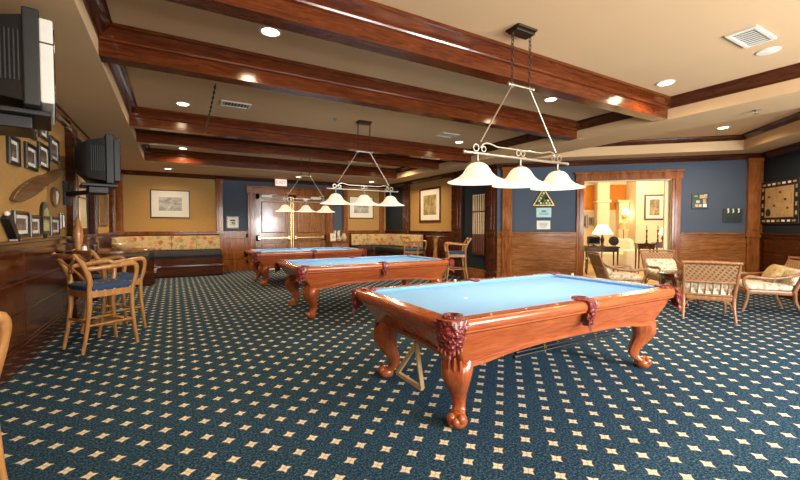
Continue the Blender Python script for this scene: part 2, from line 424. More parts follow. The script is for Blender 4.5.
# walls (local x along the wall, local +y away from the room)
def wall(name, mat4, x0, x1, mat, z0=0.0, z1=ZC, t=0.12, holes=()):
    b = B(mat4); xs = x0
    for h0, h1, a, c in sorted(holes):
        if h0 > xs: b.box(xs, h0, 0, t, z0, z1)
        if a > z0: b.box(h0, h1, 0, t, z0, a)
        if c < z1: b.box(h0, h1, 0, t, c, z1)
        xs = h1
    if x1 > xs: b.box(xs, x1, 0, t, z0, z1)
    return struct(name, b, mat, smooth=False)
ly = lambda y: y - YB      # world y to left-wall coordinate
ry = lambda y: YF - y
fx = lambda x: x - XL
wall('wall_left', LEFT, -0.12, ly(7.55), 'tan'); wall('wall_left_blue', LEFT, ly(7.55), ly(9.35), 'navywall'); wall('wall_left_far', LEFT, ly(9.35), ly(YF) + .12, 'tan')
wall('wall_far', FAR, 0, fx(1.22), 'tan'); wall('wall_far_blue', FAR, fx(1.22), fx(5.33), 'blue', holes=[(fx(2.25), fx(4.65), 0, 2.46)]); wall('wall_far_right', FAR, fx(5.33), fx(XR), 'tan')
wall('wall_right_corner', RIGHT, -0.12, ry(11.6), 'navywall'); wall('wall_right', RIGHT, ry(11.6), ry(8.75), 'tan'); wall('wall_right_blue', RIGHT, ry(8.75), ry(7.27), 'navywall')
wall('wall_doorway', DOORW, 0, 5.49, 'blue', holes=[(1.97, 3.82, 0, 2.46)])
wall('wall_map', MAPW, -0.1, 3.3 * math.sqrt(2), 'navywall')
wall('wall_side', SIDE, 0, C3[1] - YB, 'tan')
bx = lambda x: C3[0] - x
wins = [(bx(wx) - 0.75, bx(wx) + 0.75, 0.8, 2.7) for wx in (1.0, 3.3, 5.6)]
wall('wall_back', BACK, 0, C3[0] - XL, 'tan', holes=wins)
for i, (h0, h1, a, c) in enumerate(wins):
    b = B(BACK)
    for x in (h0, (h0 + h1) / 2, h1): b.box(x - .035, x + .035, 0.0, .10, a, c)
    for z in (a, (a + c) / 2, c): b.box(h0, h1, 0.0, .10, z - .035, z + .035)
    struct('window_%d' % (i + 1), b, 'white')

# wainscot
def wainscot(n, mat4, x0, x1, mat='panel', step=1.3, ztop=1.26, planks=False):
    b = B(mat4)
    b.box(x0, x1, -.018, 0, 0, ztop - .03)
    b.box(x0, x1, -.04, 0, 0, .20); b.box(x0, x1, -.03, 0, .20, .235)
    b.box(x0, x1, -.075, 0, ztop - .035, ztop, .008); b.box(x0, x1, -.045, 0, ztop - .10, ztop - .035, .006)
    k = max(1, round((x1 - x0) / step)); dx = (x1 - x0) / k
    if planks:
        for z0, z1 in ((.26, .54), (.575, .84), (.875, 1.14)):
            for i in range(k): b.box(x0 + i * dx + .006, x0 + (i + 1) * dx - .006, -.030, 0, z0, z1, .003)
    else:
        for i in range(k + 1):
            c = x0 + i * dx; b.box(max(x0, c - .06), min(x1, c + .06), -.03, 0, .235, ztop - .1)
        b.box(x0, x1, -.03, 0, .235, .33); b.box(x0, x1, -.03, 0, ztop - .2, ztop - .1)
        for i in range(k): b.box(x0 + i * dx + .10, x0 + (i + 1) * dx - .10, -.028, 0, .37, ztop - .24, .015)
    return struct('trim_%d' % n, b, mat)
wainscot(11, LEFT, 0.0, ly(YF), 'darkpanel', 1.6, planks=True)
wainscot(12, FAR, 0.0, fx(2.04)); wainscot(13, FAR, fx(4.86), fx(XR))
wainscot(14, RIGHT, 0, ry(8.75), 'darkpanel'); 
b = B(RIGHT); b.box(ry(8.75), ry(7.27), -.03, 0, 0, .28); struct('baseboard_right', b, 'panel_h')
wainscot(15, DOORW, 0.0, 1.83, 'panel_h', planks=True); wainscot(16, DOORW, 3.97, 5.49, 'panel_h', planks=True)
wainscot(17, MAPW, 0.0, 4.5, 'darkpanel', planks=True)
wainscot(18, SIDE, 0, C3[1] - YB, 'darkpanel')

# pilasters
def pilaster(n, mat4, x0, x1, mat='panel', z0=0.0, z1=ZS - .1):
    b = B(mat4)
    b.box(x0, x1, -.085, 0, z0, z1, .006)
    b.box(x0 - .025, x1 + .025, -.10, 0, 1.16, 1.27, .008)
    b.box(x0 - .02, x1 + .02, -.10, 0, 0, .24, .008)
    b.box(x0 - .02, x1 + .02, -.10, 0, z1 - .08, z1, .008)
    m = (x1 - x0) * .28
    b.box(x0 + m, x1 - m, -.10, 0, 1.32, z1 - .14, .006)
    b.box(x0 + m, x1 - m, -.10, 0, .30, 1.10, .006)
    struct('trim_%d' % n, b, mat)
pil = [(LEFT, ly(7.40), ly(7.68)), (LEFT, ly(9.22), ly(9.48)), (LEFT, ly(11.75), ly(12.0)), (FAR, 0.02, .16), (FAR, fx(1.14), fx(1.32)),
       (FAR, fx(5.26), fx(5.42)), (FAR, fx(6.72), fx(6.88)), (RIGHT, ry(11.8), ry(11.42)), (RIGHT, ry(9.02), ry(8.62)), (RIGHT, ry(7.58), ry(7.29)),
       (DOORW, .13, .36), (DOORW, 5.2, 5.42), (MAPW, .0, .03)]
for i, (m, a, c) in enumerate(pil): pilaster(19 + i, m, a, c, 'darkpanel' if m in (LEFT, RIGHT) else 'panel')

# doorway casing to the lounge, with jamb lining
b = B(DOORW)
for x0, x1 in ((1.83, 1.99), (3.80, 3.97)):
    b.box(x0, x1, -.05, 0, 0, 2.62, .006); b.box(x0 + .05, x1 - .05, -.065, 0, .25, 2.5, .006)
b.box(1.80, 4.0, -.055, 0, 2.46, 2.62, .006); b.box(1.77, 4.03, -.075, 0, 2.62, 2.67, .006)
struct('trim_40', b, 'panel')
b = B(DOORW); b.box(1.965, 1.985, 0, .14, 0, 2.46); b.box(3.805, 3.825, 0, .14, 0, 2.46); b.box(1.97, 3.82, 0, .14, 2.44, 2.465)
b.box(3.70, 3.80, .10, .16, 0, 2.44)
struct('trim_41', b, 'cream')

# double doors in the far wall
b = B(FAR)
for x0, x1 in ((fx(2.04), fx(2.28)), (fx(4.62), fx(4.86))):
    b.box(x0, x1, -.06, 0, 0, 2.64, .008); b.box(x0 + .06, x1 - .06, -.08, 0, .3, 2.5, .008)
b.box(fx(2.0), fx(4.9), -.07, 0, 2.45, 2.64, .008); b.box(fx(1.97), fx(4.93), -.10, 0, 2.64, 2.70, .008)
struct('trim_42', b, 'panel')
for k, (x0, x1) in enumerate(((fx(2.28), fx(3.445)), (fx(3.455), fx(4.62)))):
    b = B(FAR); b.box(x0, x1, .05, .08, .005, 2.45)
    for a, c in ((x0, x0 + .13), (x1 - .13, x1)): b.box(a, c, .012, .05, .005, 2.45, .006)
    for a, c in ((.005, .25), (.92, 1.12), (2.28, 2.45)): b.box(x0, x1, .012, .05, a, c, .006)
    for a, c in ((.32, .85), (1.19, 2.21)): b.box(x0 + .19, x1 - .19, .022, .06, a, c, .025)
    d = struct('door_%d' % (k + 1), b, 'door')
    h = B(FAR); h.box(x0 + .07, x1 - .07, -.05, -.02, 1.01, 1.045, .006)
    for x in (x0 + .10, x1 - .10): h.box(x - .035, x + .035, -.05, .02, .97, 1.09, .006)
    part('push_bar', h, 'brass', d)
    h = B(FAR); cx = x0 + .35 if k == 0 else x1 - .35
    h.box(cx - .17, cx + .17, -.05, .015, 2.33, 2.42, .01); h.tube([FAR.inverted() @ (FAR @ Vector((cx + .1, -.03, 2.43))), (cx + .3, -.06, 2.45)], .01)
    part('door_closer', h, 'white', d)
    h = B(FAR); e = x1 - .03 if k == 0 else x0 + .03
    h.box(e - .012, e + .012, -.0, .02, .3, 2.4, .003)
    part('edge_strip', h, 'brass', d)
b = B(FAR); b.box(fx(2.25), fx(4.65), .09, .12, 0, 2.46); struct('trim_43', b, 'frame')

# ---------------------------------------------------------------- pool tables
PT_H = 0.80
def pool_table(label, loc):
    t = thing('pool_table', label, 'pool table', loc, 0, 'pool tables in a row down the hall')
    HX, HY = 1.405, 0.755
    def ring(prof, r=0.07):
        b = B(); b.loft([rrect(HX - d, HY - d, max(.012, r - d), z) for d, z in prof], cap=False); return b
    rp = [(.05, .695), (.03, .70), (.012, .715), (.012, .725), (.002, .735), (-.004, .752), (-.003, .775), (.006, .791), (.022, .80), (.108, .80), (.112, .792), (.112, .74)]
    part('rail_frame', ring(rp), 'cherry', t, angle=0.6)
    part('cushion', ring([(.108, .799), (.112, .802), (.135, .800), (.158, .793), (.160, .786), (.146, .766), (.14, .755)]), 'cloth', t)
    b = B(); b.box(-HX + .13, HX - .13, -HY + .13, HY - .13, .735, .766); part('playing_bed', b, 'cloth', t)
    b = B(); b.lathe([(.018, .7665), (.017, .768)], (-HX / 2 + .05, 0, 0), 12); part('foot_spot', b, 'pearl', t)
    # apron: leans in towards the legs, bottom edge arched between them
    def zb(x, y):
        ax = min(1, abs(x) / 1.05); ay = min(1, abs(y) / .48)
        if abs(y) > .5: return .435 + .065 * (1 - ax ** 3)
        return .435 + .05 * (1 - ay ** 3)
    b = B(); b.loft([rrect(HX - .055, HY - .05, .03, .71), rrect(HX - .07, HY - .058, .03, .695), rrect(HX - .075, HY - .06, .03, .68)] +
                    [rrect(HX - .075 - .14 * k, HY - .06 - .075 * k, .03, (lambda x, y, k=k: .68 + (zb(x, y) + .03 - .68) * k)) for k in (.33, .66, 1.0)] +
                    [rrect(HX - .205, HY - .125, .03, lambda x, y: zb(x, y) + .026), rrect(HX - .205, HY - .125, .03, lambda x, y: zb(x, y)),
                     rrect(HX - .24, HY - .17, .03, lambda x, y: zb(x, y)), rrect(HX - .26, HY - .2, .03, .56)])
    part('apron', b, 'cherry', t, angle=0.5)
    # cabriole legs, scroll feet
    for sx in (-1, 1):
        for sy in (-1, 1):
            dx, dy = sx * .75, sy * .66
            st = [(.53, -.02, .115), (.47, .0, .12), (.42, .022, .122), (.36, .030, .112), (.30, .018, .092), (.24, -.006, .072), (.18, -.03, .056), (.13, -.035, .050), (.095, -.02, .052), (.07, .01, .058)]
            b = B(); rings = []
            cx, cy = sx * 1.135, sy * .505
            for z, o, r in st:
                ring_ = []
                for k in range(16):
                    a = 2 * PI * k / 16; q = 1 + .10 * math.cos(4 * a)
                    ring_.append((cx + o * dx * 1.4 + r * q * math.cos(a), cy + o * dy * 1.4 + r * q * math.sin(a) * .95, z))
                rings.append(ring_)
            b.loft(rings)
            leg = part('leg', b, 'cherry_leg', t)
            b = B(); fxx, fyy = cx + dx * .035, cy + dy * .035
            b.lathe([(.04, 0), (.066, .012), (.074, .04), (.066, .07), (.04, .09), (.02, .10)], (fxx, fyy, 0), 16)
            side = Vector((-dy, dx, 0)).normalized()
            f = Vector((dx, dy, 0)).normalized()
            for s in (-1, 1):
                c0 = Vector((fxx, fyy, .066)) + f * .035 + side * s * .035
                b.ball(c0, .036, 10)
            c0 = Vector((fxx, fyy, .05)) + f * .055
            b.ball(c0, .034, 10)
            part('scroll_foot', b, 'cherry_leg', leg)
            b = B()
            for k in range(5):   # carved acanthus lobes on the knee
                an = math.atan2(dy, dx) + (k - 2) * .42
                h = .41 - abs(k - 2) * .02
                p = Vector((cx + dx * .03 + .099 * math.cos(an), cy + dy * .03 + .094 * math.sin(an), h))
                b.tube([p + Vector((0, 0, .10)), p + Vector((.006 * dx, .006 * dy, .04)), p + Vector((-.012 * dx, -.012 * dy, -.04)), p + Vector((-.03 * dx, -.03 * dy, -.08))], [.010, .019, .014, .004], 6)
            part('knee_carving', b, 'cherry_leg', leg)
    # pockets: leather lined mouth, shield and fringe
    R = .07
    def outline(s):     # runs round the corner, s = signed distance from its middle
        q = R * PI / 2 / 2
        if abs(s) <= q:
            a = PI / 4 + s / R
            return Vector((HX - R + R * math.cos(a), HY - R + R * math.sin(a), 0)), Vector((math.cos(a), math.sin(a), 0))
        if s > 0: return Vector((HX - R - (s - q), HY, 0)), Vector((0, 1, 0))
        return Vector((HX, HY - R - (-s - q), 0)), Vector((1, 0, 0))
    def drop(u): return .15 * (1 - abs(u) ** 2.6) + .055 + .014 * math.cos(u * 11)
    for sx in (-1, 1):
        for sy in (-1, 1):
            fl = lambda p: (p[0] * sx, p[1] * sy, p[2])
            b = B(); b.torus((sx * (HX - .115), sy * (HY - .115), .803), .058, .018, n=18); p = part('pocket', b, 'leather', t)
            b = B(); b.lathe([(.055, .801), (.05, .7985), (.001, .796)], (sx * (HX - .115), sy * (HY - .115), 0), 18); part('pocket_mouth', b, 'pocket', p)
            N = 15; b = B(); outer_, inner_ = [], []
            for lev in range(8):
                row = []
                for i in range(N):
                    u = -1 + 2 * i / (N - 1); c, n = outline(u * .115)
                    k = lev / 7; z = .806 - drop(u) * k
                    bulge = .014 + .012 * math.sin(PI * k) + .005 * math.cos(u * 9 + k * 7)
                    row.append(fl(c + n * bulge + Vector((0, 0, z))))
                outer_.append(row)
            for row in outer_: pass
            back = [[fl(outline((-1 + 2 * i / (N - 1)) * .115)[0] + Vector((0, 0, r[i][2]))) for i in range(N)] for r in outer_]
            loops = [list(f) + list(g)[::-1] for f, g in zip(outer_, back)]
            b.loft(loops); part('leather_shield', b, 'leather', p)
            b = B()
            for i in range(9):
                u = -.8 + 1.6 * i / 8; c, n = outline(u * .115); z = .806 - drop(u)
                a = c + n * .012
                b.tube([fl(a + Vector((0, 0, z + .01))), fl(a + n * .006 + Vector((0, 0, z - .01))), fl(a + Vector((0, 0, z - .022)))], [.008, .009, .003], 5)
            part('fringe', b, 'fringe', p)
    for sy in (-1, 1):
        b = B(); b.torus((0, sy * (HY - .105), .806), .052, .018, n=18); p = part('pocket', b, 'leather', t)
        b = B(); b.lathe([(.05, .803), (.045, .800), (.001, .798)], (0, sy * (HY - .105), 0), 18); part('pocket_mouth', b, 'pocket', p)
        b = B(); rows = []
        for lev in range(8):
            k = lev / 7; rows.append([])
            for i in range(9):
                u = -1 + 2 * i / 8; z = .81 - (.16 * (1 - abs(u) ** 2) + .06) * k
                y = HY + .012 + .012 * math.sin(PI * k) + .004 * math.cos(u * 9 + k * 7) - .045 * max(0, k - .5)
                rows[-1].append((u * .065 * (1 - .25 * k), sy * y, z))
        b.loft([r + [(x, sy * (HY - .05 - .02 * j / 7), z) for x, y, z in r[::-1]] for j, r in enumerate(rows)])
        part('leather_shield', b, 'leather', p)
        b = B()
        for i in range(6):
            u = -.8 + 1.6 * i / 5; z = .81 - (.16 * (1 - abs(u) ** 2) + .06)
            b.tube([(u * .05, sy * (HY - .0), z + .015), (u * .05, sy * (HY - .005), z - .015), (u * .05, sy * (HY - .01), z - .035)], [.007, .008, .003], 5)
        part('fringe', b, 'fringe', p)
    # rail sights
    for sy in (-1, 1):
        for k in (-3, -2, -1, 1, 2, 3):
            b = B(); b.lathe([(.009, .7995), (.009, .8012)], (k * .335, sy * (HY - .062), 0), 8); part('rail_sight', b, 'pearl', t)
    return t
PT1 = (2.857, 2.665, 0); PT2 = (2.955, 6.34, 0); PT3 = (2.99, 10.1, 0)
pt = pool_table('nearest pool table, pale blue cloth, wooden triangle hung under its end', PT1)
dup(pt, PT2, 0, 'middle pool table of the three, in line between the other two')
dup(pt, PT3, 0, 'farthest pool table of the three, just in front of the double doors')

# things on and under the nearest table
c = thing('chalk_cube', 'white chalk cube on the far long rail of the nearest pool table', 'chalk', (2.62, PT1[1] + .685, .801), .3)
b = B(); b.box(-.011, .011, -.011, .011, 0, .022, .002); k = part('chalk_body', b, 'paper', c); b = B(); b.lathe([(.008, .0222), (.004, .0215)], n=10); part('chalk_hollow', b, 'teal', c)
dup(c, (PT1[0] + 1.34, PT1[1] + .40, .801), .8, 'white chalk cube at the short rail nearest the lounge chairs')

t = thing('triangle_rack', 'plain wooden ball triangle hanging by a loop under the near pool table', 'ball rack', (PT1[0] - 1.17, PT1[1] + .02, .44), 0)
A, Bq, Cq = Vector((0.02, 0, -.005)), Vector((-.05, .19, -.295)), Vector((-.02, -.15, -.315))
for p, q in ((A, Bq), (A, Cq), (Bq, Cq)):
    b = B(); d = (q - p).normalized(); b.tube([p, q], .021, 4, 1.0); part('triangle_side', b, 'maple', t)
b = B(); b.torus((.02, 0, .015), .03, .005, 'x', 14, 6); b.tube([(.02, -.05, .03), (.02, -.01, .015), (.02, .03, .035), (.02, .06, .03)], .005, 6); part('hanging_loop', b, 'brass', t)

for i, (y, z, x0, x1, lab) in enumerate(((2.24, .345, 2.36, 3.74, 'black bridge stick on hooks under the near pool table, nearer the room'), (2.30, .35, 2.44, 3.80, 'black bridge stick slung behind the other under the near pool table'))):
    s = thing('bridge_stick', lab, 'bridge stick', (x0, y, z), 0)
    b = B(); b.tube([(0, 0, 0), (.5, 0, 0), (x1 - x0, 0, 0)], [.014, .011, .007], 8); part('shaft', b, 'black', s)
    b = B(); b.lathe([(.016, -.01), (.017, .01), (.016, .03)], (0, 0, 0), 10); b2 = part('bumper', b, 'charcoal', s); b2.rotation_euler = (0, PI / 2, 0)
    for x in (.35, 1.05):
        b = B(); b.tube([(x, 0, .20), (x, .0, .012), (x, -.012, -.012), (x, .0, -.02), (x, .014, -.008)], .004, 6); part('hook', b, 'brass', s)

# ---------------------------------------------------------------- billiard pendants
def pendant(label, loc, canopy_x=-.08):
    t = thing('pendant_light', label, 'pendant light', loc, 0, 'three-shade billiard lights over the pool tables')
    zc = ZC
    b = B(); b.box(-.125, .125, -.085, .085, zc - .02, zc, .006); b.box(-.118, .118, -.06, .06, zc - .045, zc - .02, .006); part('canopy', b, 'bronze', t)
    zr = 2.71
    for s in (-1, 1):
        b = B(); n = 13; x = s * .115
        for i in range(n):
            z0 = zc - .045 - (zc - .045 - zr) * (i + .5) / n; h = (zc - .045 - zr) / n * .62
            pts = [(0.012 * math.cos(a), 0, h * math.sin(a)) for a in [2 * PI * j / 10 for j in range(11)]]
            pts = [(x + p[0], 0, z0 + p[2]) if i % 2 else (x, p[0], z0 + p[2]) for p in pts]
            b.tube(pts, .0042, 5)
        part('chain', b, 'bronze', t)
    b = B(); b.tube([(-.16, 0, zr), (.16, 0, zr)], .013, 8)
    for s in (-1, 1): b.ball((s * .16, 0, zr), .02, 8)
    part('spreader_bar', b, 'nickel', t)
    zb = 2.04
    for s in (-1, 1):
        b = B(); b.tube([(s * .115, 0, zr), (s * .50, 0, zb + .10)], .008, 8); b.tube([(s * .115, 0, zr + .02), (s * .115, 0, zr - .03)], .012, 8); part('suspension_rod', b, 'nickel', t)
    b = B(); b.tube([(-.68, 0, zb), (.68, 0, zb)], .014, 8)
    for s in (-1, 1):
        b.ball((s * .68, 0, zb), .018, 8)
        b.torus((s * .55, 0, zb + .045), .030, .007, 'y', 14, 6); b.torus((s * .46, 0, zb + .04), .024, .006, 'y', 14, 6)
    part('crossbar', b, 'nickel', t)
    b = B(); b.tube(bez((-.50, 0, zb + .05), (-.45, 0, zb + .12), (-.40, 0, zb + .10), (-.30, 0, zb + .075), 8) + bez((-.30, 0, zb + .075), (-.1, 0, zb + .075), (.1, 0, zb + .075), (.30, 0, zb + .075), 4)[1:] + bez((.30, 0, zb + .075), (.40, 0, zb + .10), (.45, 0, zb + .12), (.50, 0, zb + .05), 8)[1:], .007, 6)
    for x in (-.03, .03): b.torus((x, 0, zb + .045), .026, .006, 'y', 14, 6)
    part('scrollwork', b, 'nickel', t)
    for x in (-.53, 0, .53):
        b = B(); b.tube([(x, 0, zb), (x, 0, zb - .07)], .009, 8); b.lathe([(.02, -.07), (.032, -.085), (.034, -.11)], (x, 0, zb), 12); h = part('shade_holder', b, 'nickel', t)
        prof = [(.035, -.085), (.06, -.092), (.088, -.115), (.108, -.145), (.128, -.178), (.162, -.210), (.215, -.236), (.262, -.252), (.265, -.258), (.258, -.258), (.212, -.244), (.158, -.218), (.122, -.184), (.10, -.15), (.08, -.122), (.055, -.10), (.03, -.094)]
        b = B(); b.lathe(prof, (x, 0, zb), 32, cap=False); part('glass_shade', b, 'shade', t)
        b = B(); b.ball((x, 0, zb - .16), .032, 10, 1.2); part('bulb', b, 'bulb', t)
    return t
def pend_lights(loc):
    for x in (-.53, 0, .53):
        l = bpy.data.lights.new('pendant_lamp', 'POINT'); l.energy = 13; l.color = (1, .80, .52); l.shadow_soft_size = .05
        o = bpy.data.objects.new('pendant_lamp', l); COL.objects.link(o); o.location = (loc[0] + x, loc[1], 1.80)
pl = pendant('three-shade billiard light over the nearest pool table', (2.86, 2.665, 0))
dup(pl, (2.93, 6.34, 0), 0, 'three-shade billiard light over the middle pool table')
dup(pl, (3.0, 10.1, 0), 0, 'three-shade billiard light over the farthest pool table, seen against the double doors')
for l in ((2.86, 2.665), (2.93, 6.34), (3.0, 10.1)): pend_lights(l)

# ---------------------------------------------------------------- ceiling fittings
def downlight(label, x, y, z=ZC, e=120):
    t = thing('downlight', label, 'ceiling light', (x, y, z), 0, 'recessed ceiling lights')
    b = B(); b.lathe([(.105, 0), (.105, -.008), (.082, -.012), (.078, -.002)], n=20, cap=False); part('trim_ring', b, 'white', t)
    b = B(); b.lathe([(.08, -.004), (.04, -.009), (.001, -.010)], n=20); part('lens', b, 'lamp_on', t)
    l = bpy.data.lights.new('downlight_lamp', 'SPOT'); l.energy = e; l.color = (1, .74, .44); l.spot_size = 2.8; l.spot_blend = .8; l.shadow_soft_size = .06
    o = bpy.data.objects.new('downlight_lamp', l); COL.objects.link(o); o.location = (x, y, z - .03)
for lab, x, y in (('recessed light between the two nearest ceiling beams, left of the chain', .82, 3.87),
                  ('recessed light left of the chain at its lower end, before the third beam', .15, 6.78),
                  ('recessed light at the left of the farthest ceiling bay', .22, 10.6),
                  ('recessed light by the right end of the nearest beam', 5.5, 2.70),
                  ('recessed light between the two nearest beams, behind the near billiard light', 4.76, 3.87),
                  ('recessed light at the right of the bay holding the middle billiard light', 5.42, 6.80),
                  ('recessed light at the right of the farthest ceiling bay', 5.75, 10.3),
                  ('recessed light in the angled tray above the lounge chairs', 8.9, 3.36)):
    downlight(lab, x, y, e=190 if x > 8 else (260 if y > 10 else 120))

for lab, x in (('added fill light in the far soffit over the floral banquette', -.10), ('added fill light in the far soffit before the double doors', 3.42), ('added fill light in the far soffit over the corner banquette print', 5.95)):
    downlight(lab, x, 12.25, ZS, 75)  # added lights that brighten the far wall, not known fittings

def vent(label, x, y, sx, sy):
    t = thing('ceiling_vent', label, 'air vent', (x, y, ZC), 0, 'white ceiling vents')
    b = B(); b.box(-sx + .03, sx - .03, -sy, -sy + .03, -.015, 0); b.box(-sx + .03, sx - .03, sy - .03, sy, -.015, 0); b.box(-sx, -sx + .03, -sy, sy, -.015, 0); b.box(sx - .03, sx, -sy, sy, -.015, 0); part('vent_frame', b, 'grille', t)
    b = B(); b.box(-sx + .02, sx - .02, -sy + .02, sy - .02, -.004, -.001); part('vent_back', b, 'charcoal', t)
    n = 8
    for i in range(n):
        x0 = -sx + .03 + (2 * sx - .06) * (i + .5) / n
        b = B(); b.loft([[(x0 - .006, -sy + .03, -.004), (x0 + .004, -sy + .03, -.013), (x0 + .007, -sy + .03, -.011), (x0 - .003, -sy + .03, -.002)],
                         [(x0 - .006, sy - .03, -.004), (x0 + .004, sy - .03, -.013), (x0 + .007, sy - .03, -.011), (x0 - .003, sy - .03, -.002)]]); part('louvre', b, 'grille', t)
vent('white ceiling vent nearest the camera, beside the round speaker', 4.89, 1.64, .24, .12)
vent('white ceiling vent on the left, beside the hanging cord', .84, 6.42, .21, .13)
vent('white ceiling vent beside the recessed light, right of the middle billiard light', 4.80, 6.40, .2, .14)
def ceiling_disc(nm, label, cat, x, y, z, r):
    t = thing(nm, label, cat, (x, y, z))
    b = B(); b.lathe([(r, 0), (r, -.006), (r * .9, -.009)], n=24); part('rim', b, 'grille', t)
    b = B(); b.lathe([(r * .88, -.008), (r * .5, -.011), (.001, -.012)], n=24); part('grille', b, 'white', t)
ceiling_disc('ceiling_speaker', 'round white speaker in the ceiling next to the nearest vent', 'speaker', 5.45, 1.68, ZC, .10)
for lab, x, y, z in (('small sprinkler head on the soffit before the angled tray', 6.77, 2.19, ZS), ('tiny sprinkler head in the bay of the middle billiard light', 2.42, 6.4, ZC)):
    t = thing('sprinkler_head', lab, 'sprinkler', (x, y, z))
    b = B(); b.lathe([(.045, 0), (.045, -.006), (.02, -.012), (.012, -.03)], n=14); part('escutcheon', b, 'nickel', t)
    b = B(); b.lathe([(.03, -.05), (.03, -.053)], n=10); b.tube([(.012, 0, -.025), (.018, 0, -.04), (0, 0, -.052)], .003, 5); b.tube([(-.012, 0, -.025), (-.018, 0, -.04), (0, 0, -.052)], .003, 5); part('deflector', b, 'nickel', t)

# dark chain of the ring-swinging game, hooked back to a beam
t = thing('hanging_chain', 'thin dark chain slung from the ceiling left of the billiard lights', 'chain', (.50, 5.62, ZC))
P0, P1 = Vector((0, 0, 0)), Vector((-.03, 1.735, -.265))
b = B(); n = 26
for i in range(n):
    a, c = P0.lerp(P1, i / n), P0.lerp(P1, (i + .8) / n)
    sag = lambda p, k: p + Vector((0, 0, -.05 * math.sin(PI * k)))
    b.tube([sag(a, i / n), sag(c, (i + .8) / n)], .014 if i % 2 else .006, 5)
part('links', b, 'black', t)
b = B(); b.torus(P1 + Vector((0, -.02, -.02)), .022, .006, 'x', 12, 6); part('end_ring', b, 'brass', t)

# ---------------------------------------------------------------- banquettes in the far corners
def banquette(label, mirror, x_end, y_end, ncush):
    """runs along the far wall, round the corner and back along the side wall"""
    t = thing('banquette', label, 'banquette seat', (XL if not mirror else XR, YF, 0), 0)
    mx = -1 if mirror else 1
    Rr = .95
    L1, L2 = x_end, YF - y_end
    base = [(L1, 0)]
    base += [(L1 + (Rr - L1) * k / 8, 0) for k in range(1, 9)]
    base += [(Rr - Rr * math.sin(a), -(Rr - Rr * math.cos(a))) for a in [PI / 2 * k / 10 for k in range(1, 11)]]
    base += [(0, -(Rr + (L2 - Rr) * k / 6)) for k in range(1, 7)]
    cum = [0]
    for p, q in zip(base, base[1:]): cum.append(cum[-1] + math.dist(p, q))
    def at(s):
        for i in range(len(cum) - 1):
            if s <= cum[i + 1] or i == len(cum) - 2:
                k = (s - cum[i]) / (cum[i + 1] - cum[i]); p, q = Vector(base[i]), Vector(base[i + 1])
                d = (q - p).normalized(); return p.lerp(q, k), Vector((d.y * -1, d.x)) * -1 if False else Vector((-d.y, d.x))
    T = cum[-1]
    def sweep(prof, s0, s1, n=36):
        b = B(); rings = []
        for i in range(n + 1):
            p, nn = at(s0 + (s1 - s0) * i / n)
            # inward normal: away from the walls
            nn = Vector((-(-nn.x), nn.y)) if False else nn
            rings.append([((p.x + nn.x * o) * mx, p.y + nn.y * o, z) for o, z in prof])
        b.loft(rings); return b
    part('seat_base', sweep([(.03, 0), (.86, 0), (.86, .06), (.95, .06), (.95, .27), (.97, .275), (.97, .30), (.76, .30), (.76, .55), (.03, .55)], .005, T), 'darkpanel', t, angle=.4)
    part('seat_cushion', sweep([(.05, .55), (.80, .55), (.82, .60), (.80, .69), (.74, .71), (.05, .71)], .005, T), 'navy', t, angle=.9)
    part('back_support', sweep([(.03, .55), (.14, .55), (.14, 1.12), (.12, 1.16), (.03, 1.16)], .005, T), 'darkpanel', t, angle=.4)
    for i in range(ncush):
        s0, s1 = T * i / ncush + .006, T * (i + 1) / ncush - .006
        c = part('back_cushion', sweep([(.14, .72), (.22, .73), (.24, .78), (.225, 1.06), (.20, 1.12), (.14, 1.13)], s0, s1, 10), 'floral', t, angle=.9)
    return t
banquette('long banquette in the corner nearer the televisions, four floral back panels', False, 2.56, 10.9, 7)
banquette('corner banquette behind the middle billiard light, long floral back', True, 1.50, 10.4, 6)

# ---------------------------------------------------------------- things on walls
def on_wall(m4, deg, name, label, cat, x, z, group=None, off=0.0):
    p = m4 @ Vector((x, -off, z)); return thing(name, label, cat, p, math.radians(deg), group)
def picture(m4, deg, label, x0, x1, z0, z1, art, fr='frame', mat=.18, fw=.025, group=None, off=0.0, name='framed_picture', cat='picture'):
    t = on_wall(m4, deg, name, label, cat, (x0 + x1) / 2, (z0 + z1) / 2, group, off)
    hx, hz = (x1 - x0) / 2, (z1 - z0) / 2
    b = B(); rings = []
    for d, y in ((0, 0), (0, -.022), (.006, -.03), (fw * .7, -.03), (fw, -.018), (fw, 0)):
        rings.append([(-hx + d, y, -hz + d), (hx - d, y, -hz + d), (hx - d, y, hz - d), (-hx + d, y, hz - d)])
    rings.append(rings[0]); b.loft(rings, cap=False); part('frame', b, fr, t)
    if mat > 0:
        b = B(); b.box(-hx + fw * .8, hx - fw * .8, -.012, -.004, -hz + fw * .8, hz - fw * .8); part('mat_board', b, 'mat', t)
    mx = fw + mat * min(hx, hz)
    b = B(); b.box(-hx + mx, hx - mx, -.014, -.004, -hz + mx, hz - mx); part('print', b, art, t)
    return t
picture(FAR, 0, 'large black-framed grey print with a wide white mat above the floral banquette', fx(-.56), fx(.43), 1.65, 2.45, 'engraving', mat=.45)
picture(FAR, 0, 'black-framed print behind the middle billiard light', fx(5.5), fx(6.47), 1.70, 2.50, 'engraving', mat=.42)
picture(RIGHT, -90, 'tall dark-framed print with a cream mat on the ochre wall beyond the middle table', ry(10.81), ry(9.64), 1.53, 2.62, 'landscape', 'frame_wood', .30, .07)
picture(LEFT, 90, 'tall dark-framed mirror in the ochre wall behind the second television', ly(10.14), ly(11.4), 1.42, 2.38, 'glassdark', 'frame_wood', 0, .08, name='framed_mirror', cat='mirror')
LG = 'small framed photographs on the ochre wall'
